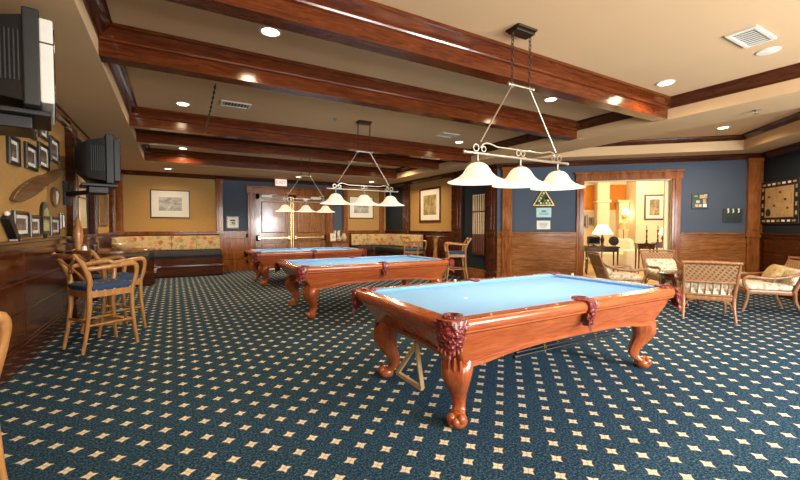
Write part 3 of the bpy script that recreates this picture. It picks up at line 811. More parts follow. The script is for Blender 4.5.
for lab, y0, y1, z0, z1 in (
    ('black-framed photo at the near end of the upper row, under the television', 5.05, 5.36, 1.99, 2.27),
    ('black-framed photo second from the near end of the upper row', 5.55, 5.94, 2.01, 2.29),
    ('black-framed photo third from the near end of the upper row', 6.02, 6.44, 2.08, 2.38),
    ('black-framed photo highest and farthest along, beside the dark pilaster', 6.52, 6.94, 2.23, 2.55),
    ('black-framed photo half hidden by the television, nearer of the two peeping below it', 5.56, 5.92, 2.36, 2.68),
    ('black-framed photo half hidden by the television, farther of the two peeping below it', 6.07, 6.43, 2.44, 2.76),
    ('black-framed photo at the near end of the lower row, above the dark stand', 5.14, 5.58, 1.28, 1.55),
    ('black-framed photo second in the lower row, next to the green plaque', 5.63, 5.99, 1.28, 1.52),
    ('black-framed photo in the lower row just past the green plaque', 6.44, 6.86, 1.28, 1.52)):
    picture(LEFT, 90, lab, ly(y0), ly(y1), z0, z1, 'photo', mat=.26, fw=.04, group=LG)
picture(LEFT, 90, 'small brown-framed photo at the far end of the lower row, by the pilaster', ly(6.93), ly(7.15), 1.36, 1.58, 'landscape', 'frame_wood', .12, .03, group=LG)

t = on_wall(LEFT, 90, 'carved_paddle', 'long pointed carved wooden paddle hung aslant between the two rows of photos', 'wall carving', ly(6.12), 1.92)
def blade(prof, y0, y1, ang):
    b = B(Matrix.Rotation(ang, 4, 'Y')); N = len(prof)
    up = [(x, h) for x, h in prof]; poly = up + [(x, -h) for x, h in up[::-1] if h > 1e-4]
    b.loft([[(x, y0, z) for x, z in poly], [(x, (y0 + y1) / 2 - .008, z * 1.0) for x, z in poly], [(x * .97, y1, z * .8) for x, z in poly]]); return b
part('blade', blade([(-1.08, .0), (-1.0, .04), (-.8, .075), (-.55, .09), (-.3, .095), (-.05, .085), (.12, .055)], -.005, -.045, -.255), 'carved', t)
part('grip', blade([(.10, .04), (.16, .075), (.24, .06), (.35, .07), (.6, .065), (.85, .04), (1.08, .0)], -.005, -.045, -.255), 'carved', t)
t = on_wall(LEFT, 90, 'oval_plaque', 'oval wooden plaque with a pale figure below the paddle tip', 'wall plaque', ly(6.73), 1.78)
b = B(Matrix.Rotation(PI / 2, 4, 'X')); b.lathe([(.001, .0), (.21, 0), (.215, .02), (.20, .03), (.17, .026)], n=28, cap=False)
o = part('oval_rim', b, 'carved', t); o.scale = (1, 1, .62)
b = B(Matrix.Rotation(PI / 2, 4, 'X')); b.lathe([(.175, .024), (.001, .024)], n=28, cap=False); o = part('plaque_face', b, 'carved', t); o.scale = (1, 1, .62)
b = B(); b.tube([(0, -.03, .08), (.01, -.03, .03), (-.01, -.03, -.04), (.0, -.03, -.09)], [.010, .022, .016, .008], 8); part('figure', b, 'clay', t)
t = on_wall(LEFT, 90, 'round_topped_plaque', 'dark round-topped plaque with a green label, between photos of the lower row', 'wall plaque', ly(6.2), 1.44)
b = B(); poly = [(-.15, -.13), (.15, -.13), (.15, .10)] + [(.15 * math.cos(a), .10 + .15 * math.sin(a)) for a in [PI * k / 10 for k in range(1, 10)]] + [(-.15, .10)]
b.prism(poly, -.03, 0, 'y'); part('backing', b, 'frame', t)
b = B(); b.prism([(-.11, -.10), (.11, -.10), (.11, .03), (-.11, .03)], -.036, -.03, 'y'); part('green_label', b, 'plaque_green', t)
b = B(); b.prism([(.11 * math.cos(a), .08 + .10 * math.sin(a)) for a in [PI * k / 10 for k in range(0, 11)]], -.036, -.03, 'y'); part('arched_label', b, 'plaque_green', t)
b = B(); b.tube([(-.06, -.02, -.12), (-.05, -.02, -.19), (0, -.02, -.23), (.05, -.02, -.19), (.06, -.02, -.12)], .012, 6); part('hanging_scroll', b, 'frame', t)

# dark slanted stand on the ledge, at the left edge of the photograph
t = thing('slanted_stand', 'black slanted stand on the panelling ledge under the framed photos', 'stand', (XL + .04, 4.98, 1.26))
b = B(); b.loft([[(-.03, -.16, .20), (.03, -.16, .20), (.03, -.08, .24), (-.03, -.08, .24)], [(-.03, .06, 0), (.03, .06, 0), (.03, .15, 0), (-.03, .15, 0)]]); part('slanted_bar', b, 'black', t)
b = B(); b.box(-.03, .03, .05, .16, 0, .012, .003); part('foot', b, 'white', t)
b = B(); b.ball((0, -.10, .25), .022, 10); part('tip', b, 'pearl', t)

# cue racks with their cues
def cue_rack(m4, deg, label, x0, x1, z0, z1, where):
    t = on_wall(m4, deg, 'cue_rack', label, 'cue rack', (x0 + x1) / 2, z0)
    hx, H = (x1 - x0) / 2, z1 - z0
    b = B(); b.box(-hx, hx, -.02, 0, -.03, H + .02, .004); part('back_board', b, 'frame', t)
    b = B(); b.box(-hx, hx, -.07, -.02, -.03, .02, .006); part('butt_shelf', b, 'frame_wood', t)
    b = B(); b.box(-hx, hx, -.065, -.02, H * .70, H * .70 + .035, .005); part('clip_rail', b, 'frame_wood', t)
    n = 7
    for i in range(n):
        x = x0 + (x1 - x0) * (i + .5) / n
        p = m4 @ Vector((x, -.048, z0 + .02))
        q = thing('cue', '%s cue %s' % (['first', 'second', 'third', 'fourth', 'fifth', 'sixth', 'last'][i], where), 'pool cue', p, math.radians(deg), 'cues ' + where.split(',')[0])
        b = B(); b.tube([(0, 0, H * .32), (0, 0, H - .05)], [.018, .011], 8); part('shaft', b, 'maple', q)
        b = B(); b.lathe([(.019, 0), (.021, .02), (.0185, H * .32)], n=8); part('butt', b, 'butt', q)
        b = B(); b.lathe([(.012, H - .05), (.011, H - .03), (.006, H - .022)], n=8); part('tip', b, 'pearl', q)
cue_rack(LEFT, 90, 'dark cue rack of pale cues on the blue wall below the second television', ly(7.98), ly(8.55), .92, 2.25, 'along the rack below the television, counted from the room side')
cue_rack(RIGHT, -90, 'dark cue rack of pale cues on the blue wall beyond the near billiard light', ry(8.15), ry(7.66), .68, 2.24, 'along the rack by the barstools, counted from the ochre wall')

# notices and signs
def sign(m4, deg, name, label, cat, x0, x1, z0, z1, mat, border=None, rows=(), off=0.0, ink='charcoal'):
    t = on_wall(m4, deg, name, label, cat, (x0 + x1) / 2, (z0 + z1) / 2, None, off)
    hx, hz = (x1 - x0) / 2, (z1 - z0) / 2
    if border:
        b = B(); b.box(-hx, hx, -.02, 0, -hz, hz, .004); part('frame', b, border, t)
        b = B(); b.box(-hx * .82, hx * .82, -.024, -.01, -hz * .82, hz * .82); part('card', b, mat, t)
    else:
        b = B(); b.box(-hx, hx, -.012, 0, -hz, hz, .002); part('card', b, mat, t)
    y = -.026 if border else -.014
    for i, (x, z, wd, h) in enumerate(rows):
        b = B(); b.box(hx * (x - wd), hx * (x + wd), y, y + .01, hz * (z - h), hz * (z + h)); part('printed_mark', b, ink, t)
    return t
sign(FAR, 0, 'notice', 'framed white notice on the blue wall beside the double doors', 'notice', fx(1.42), fx(1.78), 1.34, 1.72, 'paper', 'frame', ((0, .3, .4, .12), (.1, -.1, .3, .12), (0, -.4, .45, .04)))
sign(DOORW, -45, 'rules_card', 'pale teal card under the triangular ball display', 'card', .93, 1.27, 1.62, 1.85, 'teal', None, ((0, .3, .3, .12), (0, -.1, .6, .04), (0, -.35, .6, .04)))
sign(DOORW, -45, 'rules_card', 'white printed card below the teal one', 'card', .94, 1.25, 1.33, 1.54, 'paper', None, ((0, .4, .6, .04), (0, .1, .6, .04), (0, -.2, .6, .04), (0, -.5, .4, .04)))
def bar_sign(label, x0, x1, z0, z1, marks):
    t = on_wall(DOORW, -45, 'wall_sign', label, 'sign', (x0 + x1) / 2, (z0 + z1) / 2)
    hx, hz = (x1 - x0) / 2, (z1 - z0) / 2
    b = B(); b.box(-hx, hx, -.025, 0, -hz, hz, .004); part('board', b, 'darkgreen', t)
    for x, z, a, c, mt in marks:
        b = B(); b.box(hx * x - a, hx * x + a, -.034, -.022, hz * z - c, hz * z + c, .002); part('emblem', b, mt, t)
bar_sign('dark green sign with pale emblems, higher of the two right of the doorway', 4.19, 4.50, 1.79, 2.13,
         [(-.55, .62, .03, .015, 'plaque_green'), (.35, .55, .07, .04, 'parchment'), (.62, .72, .03, .02, 'pearl'), (-.3, -.1, .035, .03, 'plaque_green'), (.5, -.05, .03, .05, 'parchment'), (-.45, -.6, .03, .03, 'parchment'), (.0, -.6, .03, .03, 'plaque_green'), (.55, -.6, .035, .035, 'pearl')])
bar_sign('dark sign with three small white figures, lower of the two near the corner', 4.78, 5.13, 1.49, 1.78, [(-.5, -.35, .06, .01, 'charcoal'), (.2, -.35, .07, .01, 'charcoal'), (0, -.65, .12, .01, 'charcoal')])
t = bpy.data.objects['wall_sign.001']
for i, (x, s) in enumerate(((-.09, 1.0), (.0, .7), (.10, .9))):
    b = B(); b.ball((x, -.035, .12 + .01 * s), .016 * s + .006, 8, 1.2); b.tube([(x, -.035, .11), (x + .008, -.035, .08), (x - .01, -.035, .05)], [.012, .018, .006], 6); part('white_figure', b, 'pearl', t)

# triangular display of balls
t = on_wall(DOORW, -45, 'triangle_display', 'gilt triangle frame of billiard balls on green, above the teal card', 'wall display', 1.09, 1.90)
tri = [(-.25, 0), (.25, 0), (0, .43)]
def tri_off(k): 
    cx, cz = 0, .143; return [(cx + (x - cx) * k, cz + (z - cz) * k) for x, z in tri]
b = B(); b.loft([[(x, 0, z) for x, z in tri], [(x, -.05, z) for x, z in tri], [(x, -.05, z) for x, z in tri_off(.86)], [(x, -.005, z) for x, z in tri_off(.86)]], cap=False); part('frame', b, 'gold', t)
b = B(); b.prism(tri_off(.9), -.012, -.004, 'y'); part('green_backing', b, 'green', t)
bc = ['pearl', 'gold', 'leather', 'pearl', 'green', 'black', 'pearl', 'red', 'gold', 'pearl', 'green', 'pearl', 'gold', 'pearl', 'teal']
i = 0
for row in range(5):
    for k in range(row + 1):
        b = B(); b.ball(((k - row / 2) * .066, -.033, .30 - row * .060), .028, 10); part('ball', b, bc[i % 15] if bc[i % 15] != 'red' else 'leather', t); i += 1

# map on the right-hand wall
t = on_wall(MAPW, -135, 'framed_map', 'large tan map with a black border of pale drawings beside the corner', 'map', .57, 1.88)
b = B(); b.box(-.56, .56, -.03, 0, -.44, .44, .006); part('frame', b, 'frame', t)
b = B(); b.box(-.41, .43, -.036, -.02, -.30, .31); part('map_sheet', b, 'parchment', t)
for i in range(7):
    for z in (-.37, .375):
        b = B(); x = -.45 + i * .15; b.box(x - .045 + .01 * (i % 2), x + .045, -.036, -.02, z - .022, z + .02, .004); part('border_vignette', b, 'pearl' if i % 3 else 'parchment', t)
for z in (-.22, -.05, .12, .28):
    for x in (-.49, .50):
        b = B(); b.box(x - .022, x + .022, -.036, -.02, z - .04, z + .035, .004); part('border_vignette', b, 'parchment', t)
for x, z in ((-.28, .12), (-.12, -.06), (.05, .2), (.27, -.12), (.2, .05)):
    b = B(); b.box(x - .03, x + .035, -.04, -.03, z - .025, z + .02, .003); part('map_mark', b, 'leather', t)
b = B(); b.lathe([(.08, 0), (.075, .004), (.001, .005)], n=16); o = part('compass_rose', b, 'darkgreen', t); o.location = (-.30, -.036, -.20); o.rotation_euler = (PI / 2, 0, 0)

# exit sign over the double doors
t = on_wall(FAR, 0, 'exit_sign', 'lit EXIT sign above the double doors', 'exit sign', fx(3.06), 2.83, None, .10)
b = B(); b.box(-.19, .19, -.05, .03, -.115, .115, .006); part('housing', b, 'white', t)
b = B(); b.box(-.178, .178, -.056, -.04, -.10, .10); part('lit_face', b, 'exit', t)
text('lettering', 'EXIT', .165, 'red', t, (0, -.058, 0), (PI / 2, 0, 0))
b = B(); b.box(-.06, .06, .02, .12, -.03, .03); part('bracket', b, 'white', t)

# ---------------------------------------------------------------- televisions on the side wall
def television(label, loc, rz, front, plate_y):
    t = thing('television', label, 'television', loc, rz)       # local +x is the way the screen faces
    W, H = .78, .66
    b = B(); b.box(-.075, 0, 0, W, .03, H - .05, .012); part('front_bezel', b, front, t)
    b = B(); b.box(-.16, -.07, -.004, W + .004, 0, H, .012); part('casing', b, 'charcoal', t)
    b = B(); b.box(-.082, .003, -.003, .02, H * .66, H * .675); part('casing_seam', b, 'black', t)
    b = B(); b.loft([[(-.15, .02, .03), (-.15, W - .02, .03), (-.15, W - .02, H - .05), (-.15, .02, H - .05)], [(-.34, .06, .06), (-.34, W - .06, .06), (-.34, W - .06, H - .10), (-.34, .06, H - .10)],
                     [(-.48, .19, .20), (-.48, W - .19, .20), (-.48, W - .19, H - .18), (-.48, .19, H - .18)]]); bk = part('tube_housing', b, 'black', t)
    for k in range(7):
        x = -.18 - k * .022
        b = B(); b.box(x - .006, x + .006, .012 + (abs(x) - .15) * .21, .05, .16, H - .16, .003); part('cooling_rib', b, 'charcoal', bk)
    b = B(); b.box(-.004, .008, .05, W - .05, .13, H - .09, .006); part('screen', b, 'darkscreen', t)
    b = B(); b.box(-.004, .010, .05, W - .05, .05, .115, .005); part('speaker_strip', b, 'charcoal', t)
    b = B(); b.box(-.42, -.02, .10, W - .10, -.04, -.004, .006); b.box(-.34, -.12, .18, W - .18, -.13, -.04, .01); part('tray', b, 'black', t)
    inv = (Matrix.Translation(Vector(loc)) @ Matrix.Rotation(rz, 4, 'Z')).inverted()
    b = B(); a = (-.25, W / 2, -.10); c = inv @ Vector((XL + .03, plate_y, loc[2] - .12)); b.tube([a, c], .032, 8); part('bracket_arm', b, 'black', t)
    b = B(inv); b.box(XL + .002, XL + .035, plate_y - .09, plate_y + .09, loc[2] - .28, loc[2] + .06, .005); part('wall_plate', b, 'black', t)
    return t
television('black boxy television with a white front bezel on a bracket, nearest the camera', (-.71, 3.62, 2.22), .20, 'white', 4.25)
television('all-black boxy television on a bracket farther along, near the cue rack', (-.615, 6.58, 1.98), .20, 'black', 7.28)

# ---------------------------------------------------------------- bar tables and stools
def bar_table(label, loc, r, h):
    t = thing('bar_table', label, 'bar table', loc)
    b = B(); b.lathe([(.02, h - .045), (r * .9, h - .045), (r, h - .03), (r, h - .008), (r - .012, h), (.001, h)], n=40); part('tabletop', b, 'tabletop', t)
    b = B(); b.lathe([(.07, .06), (.05, .12), (.045, .3), (.065, .42), (.075, .5), (.06, .6), (.05, .75), (.07, h - .10), (.12, h - .045)], n=18); part('pedestal', b, 'oak', t)
    b = B(); b.lathe([(.24, 0), (.24, .03), (.20, .045), (.09, .07), (.06, .09)], n=28); part('base', b, 'oak', t)
    return t
bar_table('round pub table against the ledge, wooden bowl and figure on it', (-.80, 7.05, 0), .50, 1.06)
bar_table('round pub table by the corner banquette, far beyond the middle pool table', (6.42, 9.10, 0), .27, 1.14)

def bar_stool(label, loc, rz, group='wooden armchair barstools'):
    t = thing('bar_stool', label, 'bar stool', loc, rz, group)         # faces local +x
    SH = .70
    b = B(); b.loft([rrect(.225, .225, .06, SH - .03, 4, 3), rrect(.245, .245, .07, SH, 4, 3), rrect(.245, .245, .07, SH + .035, 4, 3), rrect(.20, .20, .06, SH + .055, 4, 3)]); part('seat', b, 'starfabric', t)
    b = B(); b.loft([rrect(.24, .235, .05, SH - .09, 4, 3), rrect(.24, .235, .05, SH - .02, 4, 3), rrect(.20, .195, .05, SH - .02, 4, 3), rrect(.20, .195, .05, SH - .09, 4, 3), rrect(.24, .235, .05, SH - .09, 4, 3)], cap=False); part('seat_rail', b, 'oak', t)
    for s in (-1, 1):
        b = B(); b.tube([(.26, s * .235, 0), (.235, s * .225, .20), (.215, s * .215, .45), (.215, s * .215, SH)], [.019, .022, .026, .028], 8); part('leg', b, 'oak', t)
        b = B(); b.tube([(-.29, s * .215, 0), (-.245, s * .21, .25), (-.215, s * .21, .5), (-.215, s * .215, SH)], [.019, .022, .026, .028], 8); part('leg', b, 'oak', t)
        b = B(); b.tube(bez((-.215, s * .215, SH), (-.20, s * .225, .84), (-.25, s * .235, .95), (-.36, s * .235, 1.10), 8), [.028, .029, .030, .030, .029, .028, .026, .024, .020], 8); part('back_post', b, 'oak', t)
        arm = bez((-.255, s * .235, .93), (-.10, s * .27, .93), (.10, s * .28, .96), (.20, s * .265, .965), 8) + bez((.20, s * .265, .965), (.28, s * .255, .955), (.27, s * .24, .86), (.215, s * .225, SH - .04), 7)[1:]
        b = B(); b.tube(arm, [.021] * 6 + [.024] * 6 + [.022] * (len(arm) - 12), 8, 1.25); part('arm', b, 'oak', t)
    b = B(); b.tube([(-.345, -.235, 1.065), (-.37, 0, 1.07), (-.345, .235, 1.065)], .022, 8, 1.3); part('top_rail', b, 'oak', t)
    b = B()
    for s in (-1, 1): b.tube([(-.225, s * .20, .78), (-.27, s * .10, .88), (-.30, s * -.02, .95), (-.345, s * -.21, 1.05)], .013, 6)
    b.torus((-.29, 0, .925), .045, .012, 'x', 14, 6); part('cross_back', b, 'oak', t)
    for z, a, c in ((.26, (.232, -.222), (.232, .222)), (.34, (-.235, -.21), (-.235, .21)), (.30, (-.24, -.21), (.23, -.222)), (.30, (-.24, .21), (.23, .222))):
        b = B(); b.tube([(*a, z), ((a[0] + c[0]) / 2, (a[1] + c[1]) / 2, z), (*c, z)], .014, 8); part('stretcher', b, 'oak', t)
    return t
s = bar_stool('honey wood barstool with a starry blue seat, in front of the round pub table', (-.74, 5.70, 0), math.radians(32))
dup(s, (-.70, 6.45, 0), math.radians(32), 'barstool half hidden behind the near one, close to the pub table')
dup(s, (-1.06, 2.50, 0), math.radians(60), 'barstool cut by the left edge of the photo, only its curved side showing')
dup(s, (6.40, 8.15, 0), math.radians(150), 'far barstool in front of the cue rack and blue wall')
dup(s, (6.15, 9.78, 0), math.radians(-60), 'far barstool at the side of the table by the corner banquette')

t = thing('wooden_figure', 'slender orange wooden figure standing on the pub table', 'figurine', (-1.18, 7.13, 1.06))
b = B(); b.lathe([(.045, 0), (.055, .03), (.05, .10), (.062, .20), (.055, .29), (.035, .36), (.028, .41), (.012, .46), (.001, .47)], n=16); part('body', b, 'oak', t)
b = B(); b.lathe([(.065, 0), (.065, .018), (.05, .025)], n=16); part('foot', b, 'oak', t)
t = thing('wooden_bowl', 'shallow pale wooden bowl on the pub table', 'bowl', (-.62, 6.86, 1.06))
b = B(); b.lathe([(.05, 0), (.06, .005), (.13, .04), (.155, .085), (.148, .087), (.12, .05), (.05, .02), (.001, .018)], n=28, cap=False); part('bowl_shell', b, 'maple', t)
b = B(); b.lathe([(.058, 0), (.055, .008)], n=20); part('foot_ring', b, 'oak', t)
for i, (x, y, lab) in enumerate(((-1.05, 6.72, 'small clear glass on the ledge side of the pub table'), (-.93, 6.66, 'small dark shaker at the near edge of the pub table'))):
    t = thing('glass_shaker', lab, 'shaker', (x, y, 1.06)); b = B(); b.lathe([(.028, 0), (.032, .01), (.026, .07)], n=12); part('jar', b, 'charcoal' if i else 'pearl', t); b = B(); b.lathe([(.027, .07), (.02, .09), (.001, .092)], n=12); part('cap', b, 'nickel', t)

# console beside the double doors with its small things
t = thing('console_cabinet', 'low wooden console against the wall between the double doors and banquette', 'cabinet', (4.95, 12.84, 0))
b = B(); b.box(-.30, .30, -.20, .22, .08, .86, .008); part('body', b, 'panel', t)
b = B(); b.box(-.33, .33, -.23, .24, .86, .90, .006); part('worktop', b, 'tabletop', t)
b = B(); b.box(-.29, .29, -.18, .21, 0, .08); part('plinth', b, 'frame', t)
for s in (-1, 1):
    b = B(); b.box(s * .145 - .135, s * .145 + .135, -.215, -.19, .12, .82, .006); d = part('door', b, 'door', t)
    b = B(); b.ball((s * .04, -.225, .5), .014, 8); part('knob', b, 'brass', d)
t = thing('framed_card', 'white card in a gilt frame standing on the console by the double doors', 'card', (4.72, 12.75, .90), .05)
b = B(); b.box(-.11, .11, -.012, .012, 0, .27, .004); part('frame', b, 'gold', t); b = B(); b.box(-.095, .095, -.018, -.005, .015, .255); part('card', b, 'paper', t)
b = B(); b.torus((0, -.019, .14), .04, .006, 'y', 16, 5); part('printed_mark', b, 'charcoal', t)
b = B(); b.box(-.015, .015, .01, .08, 0, .15); part('strut', b, 'frame', t)
def vase(lab, x, y, z, s, h): 
    t = thing('stone_vase', lab, 'vase', (x, y, z)); b = B(); b.lathe([(s * .5, 0), (s, h * .35), (s * .95, h * .55), (s * .5, h * .85), (s * .55, h), (s * .45, h), (s * .4, h * .85)], n=18, cap=False); part('vase_body', b, 'clay', t); b = B(); b.lathe([(s * .55, 0), (s * .52, .015)], n=14); part('foot', b, 'bronze', t)
vase('squat stone vase beside the gilt card on the console', 4.90, 12.66, .90, .10, .17)
vase('taller pale vase near the banquette end of the console', 5.12, 12.76, .90, .10, .26)
for i, (h, mt) in enumerate(((.24, 'paper'), (.26, 'leather'), (.22, 'pearl'), (.25, 'teal'))):
    t = thing('book', ['white-spined book standing first behind the vases', 'dark red book standing second behind the vases', 'cream book standing third behind the vases', 'pale teal book standing last behind the vases'][i], 'book', (4.86 + i * .05, 12.96, .90), 0, 'books standing on the console')
    b = B(); b.box(-.021, .021, -.08, .09, 0, h + .12, .003); part('cover', b, mt, t); b = B(); b.box(-.017, .017, -.07, .094, .006, h + .116); part('pages', b, 'paper', t)

# ---------------------------------------------------------------- rattan lounge chairs round a low table
def lounge_chair(label, loc, rz, group='rattan lounge chairs round the low table'):
    t = thing('lounge_chair', label, 'lounge chair', loc, rz, group)   # faces local +x
    W = .31
    b = B(); b.loft([rrect(.31, W - .03, .04, .30, 4, 3), rrect(.32, W - .02, .04, .32, 4, 3), rrect(.32, W - .02, .04, .355, 4, 3), rrect(.30, W - .03, .04, .37, 4, 3)]); part('seat_frame', b, 'rattan', t)
    b = B(); b.loft([rrect(.28, W - .05, .06, .365, 4, 3), rrect(.31, W - .03, .08, .39, 4, 3), rrect(.31, W - .03, .08, .44, 4, 3), rrect(.27, W - .06, .07, .475, 4, 3)]); part('seat_cushion', b, 'floral_light', t)
    lean = lambda z: -.29 - (z - .34) * .38
    for s in (-1, 1):
        b = B(); b.tube([(lean(.87), s * (W + .015), .87), (lean(.6), s * (W + .003), .6), (lean(.34), s * (W - .01), .34)], [.017, .021, .024], 8); part('back_post', b, 'rattan', t)
        b = B(); b.tube([(-.30, s * (W - .01), .36), (-.31, s * (W - .01), .20), (-.40, s * (W + .0), 0)], [.024, .022, .017], 8); l = part('leg', b, 'rattan', t)
        b = B(); b.tube([(-.30, s * (W - .015), .17), (-.30, s * (W - .06), .27), (-.30, s * (W - .16), .31)], .010, 6); part('corner_brace', b, 'rattan', l)
        b = B(); b.tube([(.29, s * (W - .01), .36), (.30, s * (W - .01), .20), (.36, s * (W + .0), 0)], [.024, .022, .017], 8); l = part('leg', b, 'rattan', t)
        b = B(); b.tube([(.29, s * (W - .015), .17), (.29, s * (W - .06), .27), (.29, s * (W - .16), .31)], .010, 6); part('corner_brace', b, 'rattan', l)
        arm = bez((lean(.72), s * (W + .01), .72), (-.25, s * (W + .05), .56), (.05, s * (W + .06), .55), (.26, s * (W + .04), .585), 9) + bez((.26, s * (W + .04), .585), (.40, s * (W + .03), .60), (.38, s * (W + .01), .48), (.29, s * (W - .01), .35), 7)[1:]
        b = B(); b.tube(arm, [.019] * 7 + [.024] * 4 + [.02] * (len(arm) - 11), 8, 1.2); part('arm', b, 'rattan', t)
    def back(z0, z1, hw, th): 
        b = B(); b.loft([[(lean(z) - th, -hw, z), (lean(z) + th, -hw, z), (lean(z) + th, hw, z), (lean(z) - th, hw, z)] for z in (z0, z1)]); return b
    part('cane_panel', back(.59, .84, W, .007), 'cane', t)
    for z, r in ((.87, .022), (.58, .017), (.38, .016)):
        b = B(); b.tube([(lean(z), -W - (.04 if z > .8 else 0), z), (lean(z) - .012, 0, z + (.008 if z > .8 else 0)), (lean(z), W + (.04 if z > .8 else 0), z)], r, 8); part('back_rail', b, 'rattan', t)
    for i in range(6):
        y = -W + 2 * W * (i + 1) / 7
        b = B(); b.tube([(lean(.57), y, .57), (lean(.48), y, .48), (lean(.38), y, .38)], .011, 6); part('spindle', b, 'rattan', t)
    b = B(); b.loft([[(lean(z) + .02 + d * .02, -hw, z), (lean(z) + .09 + d * .03, -hw * .96, z), (lean(z) + .09 + d * .03, hw * .96, z), (lean(z) + .02 + d * .02, hw, z)] for z, hw, d in ((.455, W - .05, 0), (.49, W - .02, 1), (.60, W - .02, 1), (.68, W - .03, .6), (.71, W - .07, 0))]); part('back_cushion', b, 'floral_light', t, angle=1.2)
    return t
lc = lounge_chair('rattan lounge chair seen from behind, cane back panel and spindles toward the camera', (7.14, 2.88, 0), math.radians(30))
dup(lc, (7.62, 4.52, 0), math.radians(-38), 'rattan lounge chair in profile behind the corner of the near pool table')
dup(lc, (8.72, 4.15, 0), math.radians(-128), 'rattan lounge chair facing the camera just before the lit doorway')
lr = dup(lc, (8.50, 2.62, 0), math.radians(128), 'rattan lounge chair under the map with a gold pillow in it')
p = thing('throw_pillow', 'gold patterned pillow lying in the rattan chair under the map', 'pillow', (8.50, 2.62, .475), math.radians(128))
b = B(Matrix.Translation((-.13, .02, .15)) @ Matrix.Rotation(-.55, 4, 'Y')); b.loft([rrect(.01, .19, .005, -.15, 3, 6)] ) if False else None
rings = []
for k in range(9):
    a = -PI / 2 + PI * k / 8; hx = .07 * math.cos(a) + .004; f = .80 + .20 * math.cos(a)
    rings.append(k)
N = 12; rows = []
for sgn in (-1, 1):
    for i in range(N + 1):
        row = []
        for j in range(N + 1):
            u, v = -1 + 2 * i / N, -1 + 2 * j / N
            th = .075 * ((1 - u ** 2) * (1 - v ** 2)) ** .45
            pin = 1 - .07 * (1 - abs(u)) * abs(v) ** 3; pin2 = 1 - .07 * (1 - abs(v)) * abs(u) ** 3
            row.append(b.v((sgn * th, u * .21 * pin2 if False else u * .21 * pin, v * .16 * pin2)))
        rows.append((sgn, row))
for base in (0, N + 1):
    for i in range(N):
        for j in range(N):
            r0, r1 = rows[base + i][1], rows[base + i + 1][1]
            b.face([r0[j], r0[j + 1], r1[j + 1], r1[j]])
part('pillow_body', b, 'pillow', p)

t = thing('low_table', 'dark round low table between the rattan lounge chairs', 'table', (7.88, 3.55, 0))
b = B(); b.lathe([(.02, .52), (.33, .52), (.36, .535), (.36, .56), (.34, .575), (.001, .575)], n=32); part('tabletop', b, 'frame_wood', t)
b = B(); b.lathe([(.30, .44), (.315, .45), (.315, .52), (.29, .52)], n=32, cap=False); part('apron', b, 'frame_wood', t)
for k in range(4):
    a = PI / 4 + PI / 2 * k; c, s_ = math.cos(a), math.sin(a)
    b = B(); b.tube([(.27 * c, .27 * s_, .5), (.29 * c, .29 * s_, .35), (.25 * c, .25 * s_, .15), (.30 * c, .30 * s_, 0)], [.03, .032, .02, .022], 8); part('leg', b, 'frame_wood', t)
b = B(); b.lathe([(.02, .16), (.22, .165), (.22, .185), (.001, .19)], n=24); part('shelf', b, 'frame_wood', t)

# ---------------------------------------------------------------- the lit lounge beyond the doorway (DOORW frame: x along the wall, y beyond it)
b = B(DOORW); b.box(.2, 9.0, .0, 6.4, -.05, -.003); 
o = struct('floor_lounge', b, 'tile')
b = B(DOORW); b.box(.2, 9.0, .12, 6.4, 3.3, 3.4); struct('ceiling_lounge', b, 'cream')
b = B(DOORW); b.box(.2, 9.0, 6.2, 6.3, 0, 3.3); struct('wall_lounge_back', b, 'orange')
b = B(DOORW); b.box(.1, .2, .12, 6.3, 0, 3.3); struct('wall_lounge_left', b, 'cream')
b = B(DOORW); b.box(8.9, 9.0, .12, 6.3, 0, 3.3); struct('wall_lounge_right', b, 'cream')
b = B(DOORW); b.box(.2, 9.0, 6.14, 6.2, 0, 1.95); b.box(.2, 9.0, 6.10, 6.2, 1.95, 2.02, .01); b.box(.2, 9.0, 6.1, 6.2, 2.95, 3.3); struct('trim_44', b, 'cream')
b = B(DOORW); b.box(4.52, 8.9, 4.95, 6.15, 0, 3.3); struct('wall_lounge_niche', b, 'cream')
for i, (x0, x1, y) in enumerate(((3.45, 3.85, 5.6), (4.2, 4.52, 5.75))):
    b = B(DOORW); b.box(x0, x1, y, 6.15, 0, 3.3 if i == 0 else 2.35, .01); b.box(x0 - .05, x1 + .05, y - .05, 6.15, 0, .25, .01); b.box(x0 - .05, x1 + .05, y - .05, 6.15, 2.28, 2.36, .01); struct('trim_%d' % (45 + i), b, 'cream')
def D(name, label, cat, x, y, z=0, rot=0, group=None):
    return thing(name, label, cat, DOORW @ Vector((x, y, z)), math.radians(-45 + rot), group)
def lamp_point(x, y, z, e, r=.08):
    l = bpy.data.lights.new('lounge_lamp', 'POINT'); l.energy = e; l.color = (1, .78, .46); l.shadow_soft_size = r
    o = bpy.data.objects.new('lounge_lamp', l); COL.objects.link(o); o.location = DOORW @ Vector((x, y, z))
lamp_point(2.2, 2.2, 3.0, 90, .3); lamp_point(4.2, 3.6, 3.0, 115, .3); lamp_point(6.5, 2.2, 3.0, 80, .3)
def table_lamp(label, x, y, z, h, r):
    t = D('table_lamp', label, 'lamp', x, y, z)
    b = B(); b.lathe([(.08, 0), (.085, .015), (.03, .03), (.045, h * .2), (.06, h * .3), (.03, h * .45), (.015, h * .5), (.012, h * .62)], n=16); part('lamp_base', b, 'bronze', t)
    b = B(); b.lathe([(r, h * .55), (r * .42, h), (r * .40, h), (r * .98, h * .55)], n=24, cap=False); part('lamp_shade', b, 'lampshade', t)
    lamp_point(x, y, z + h * .5, 5)
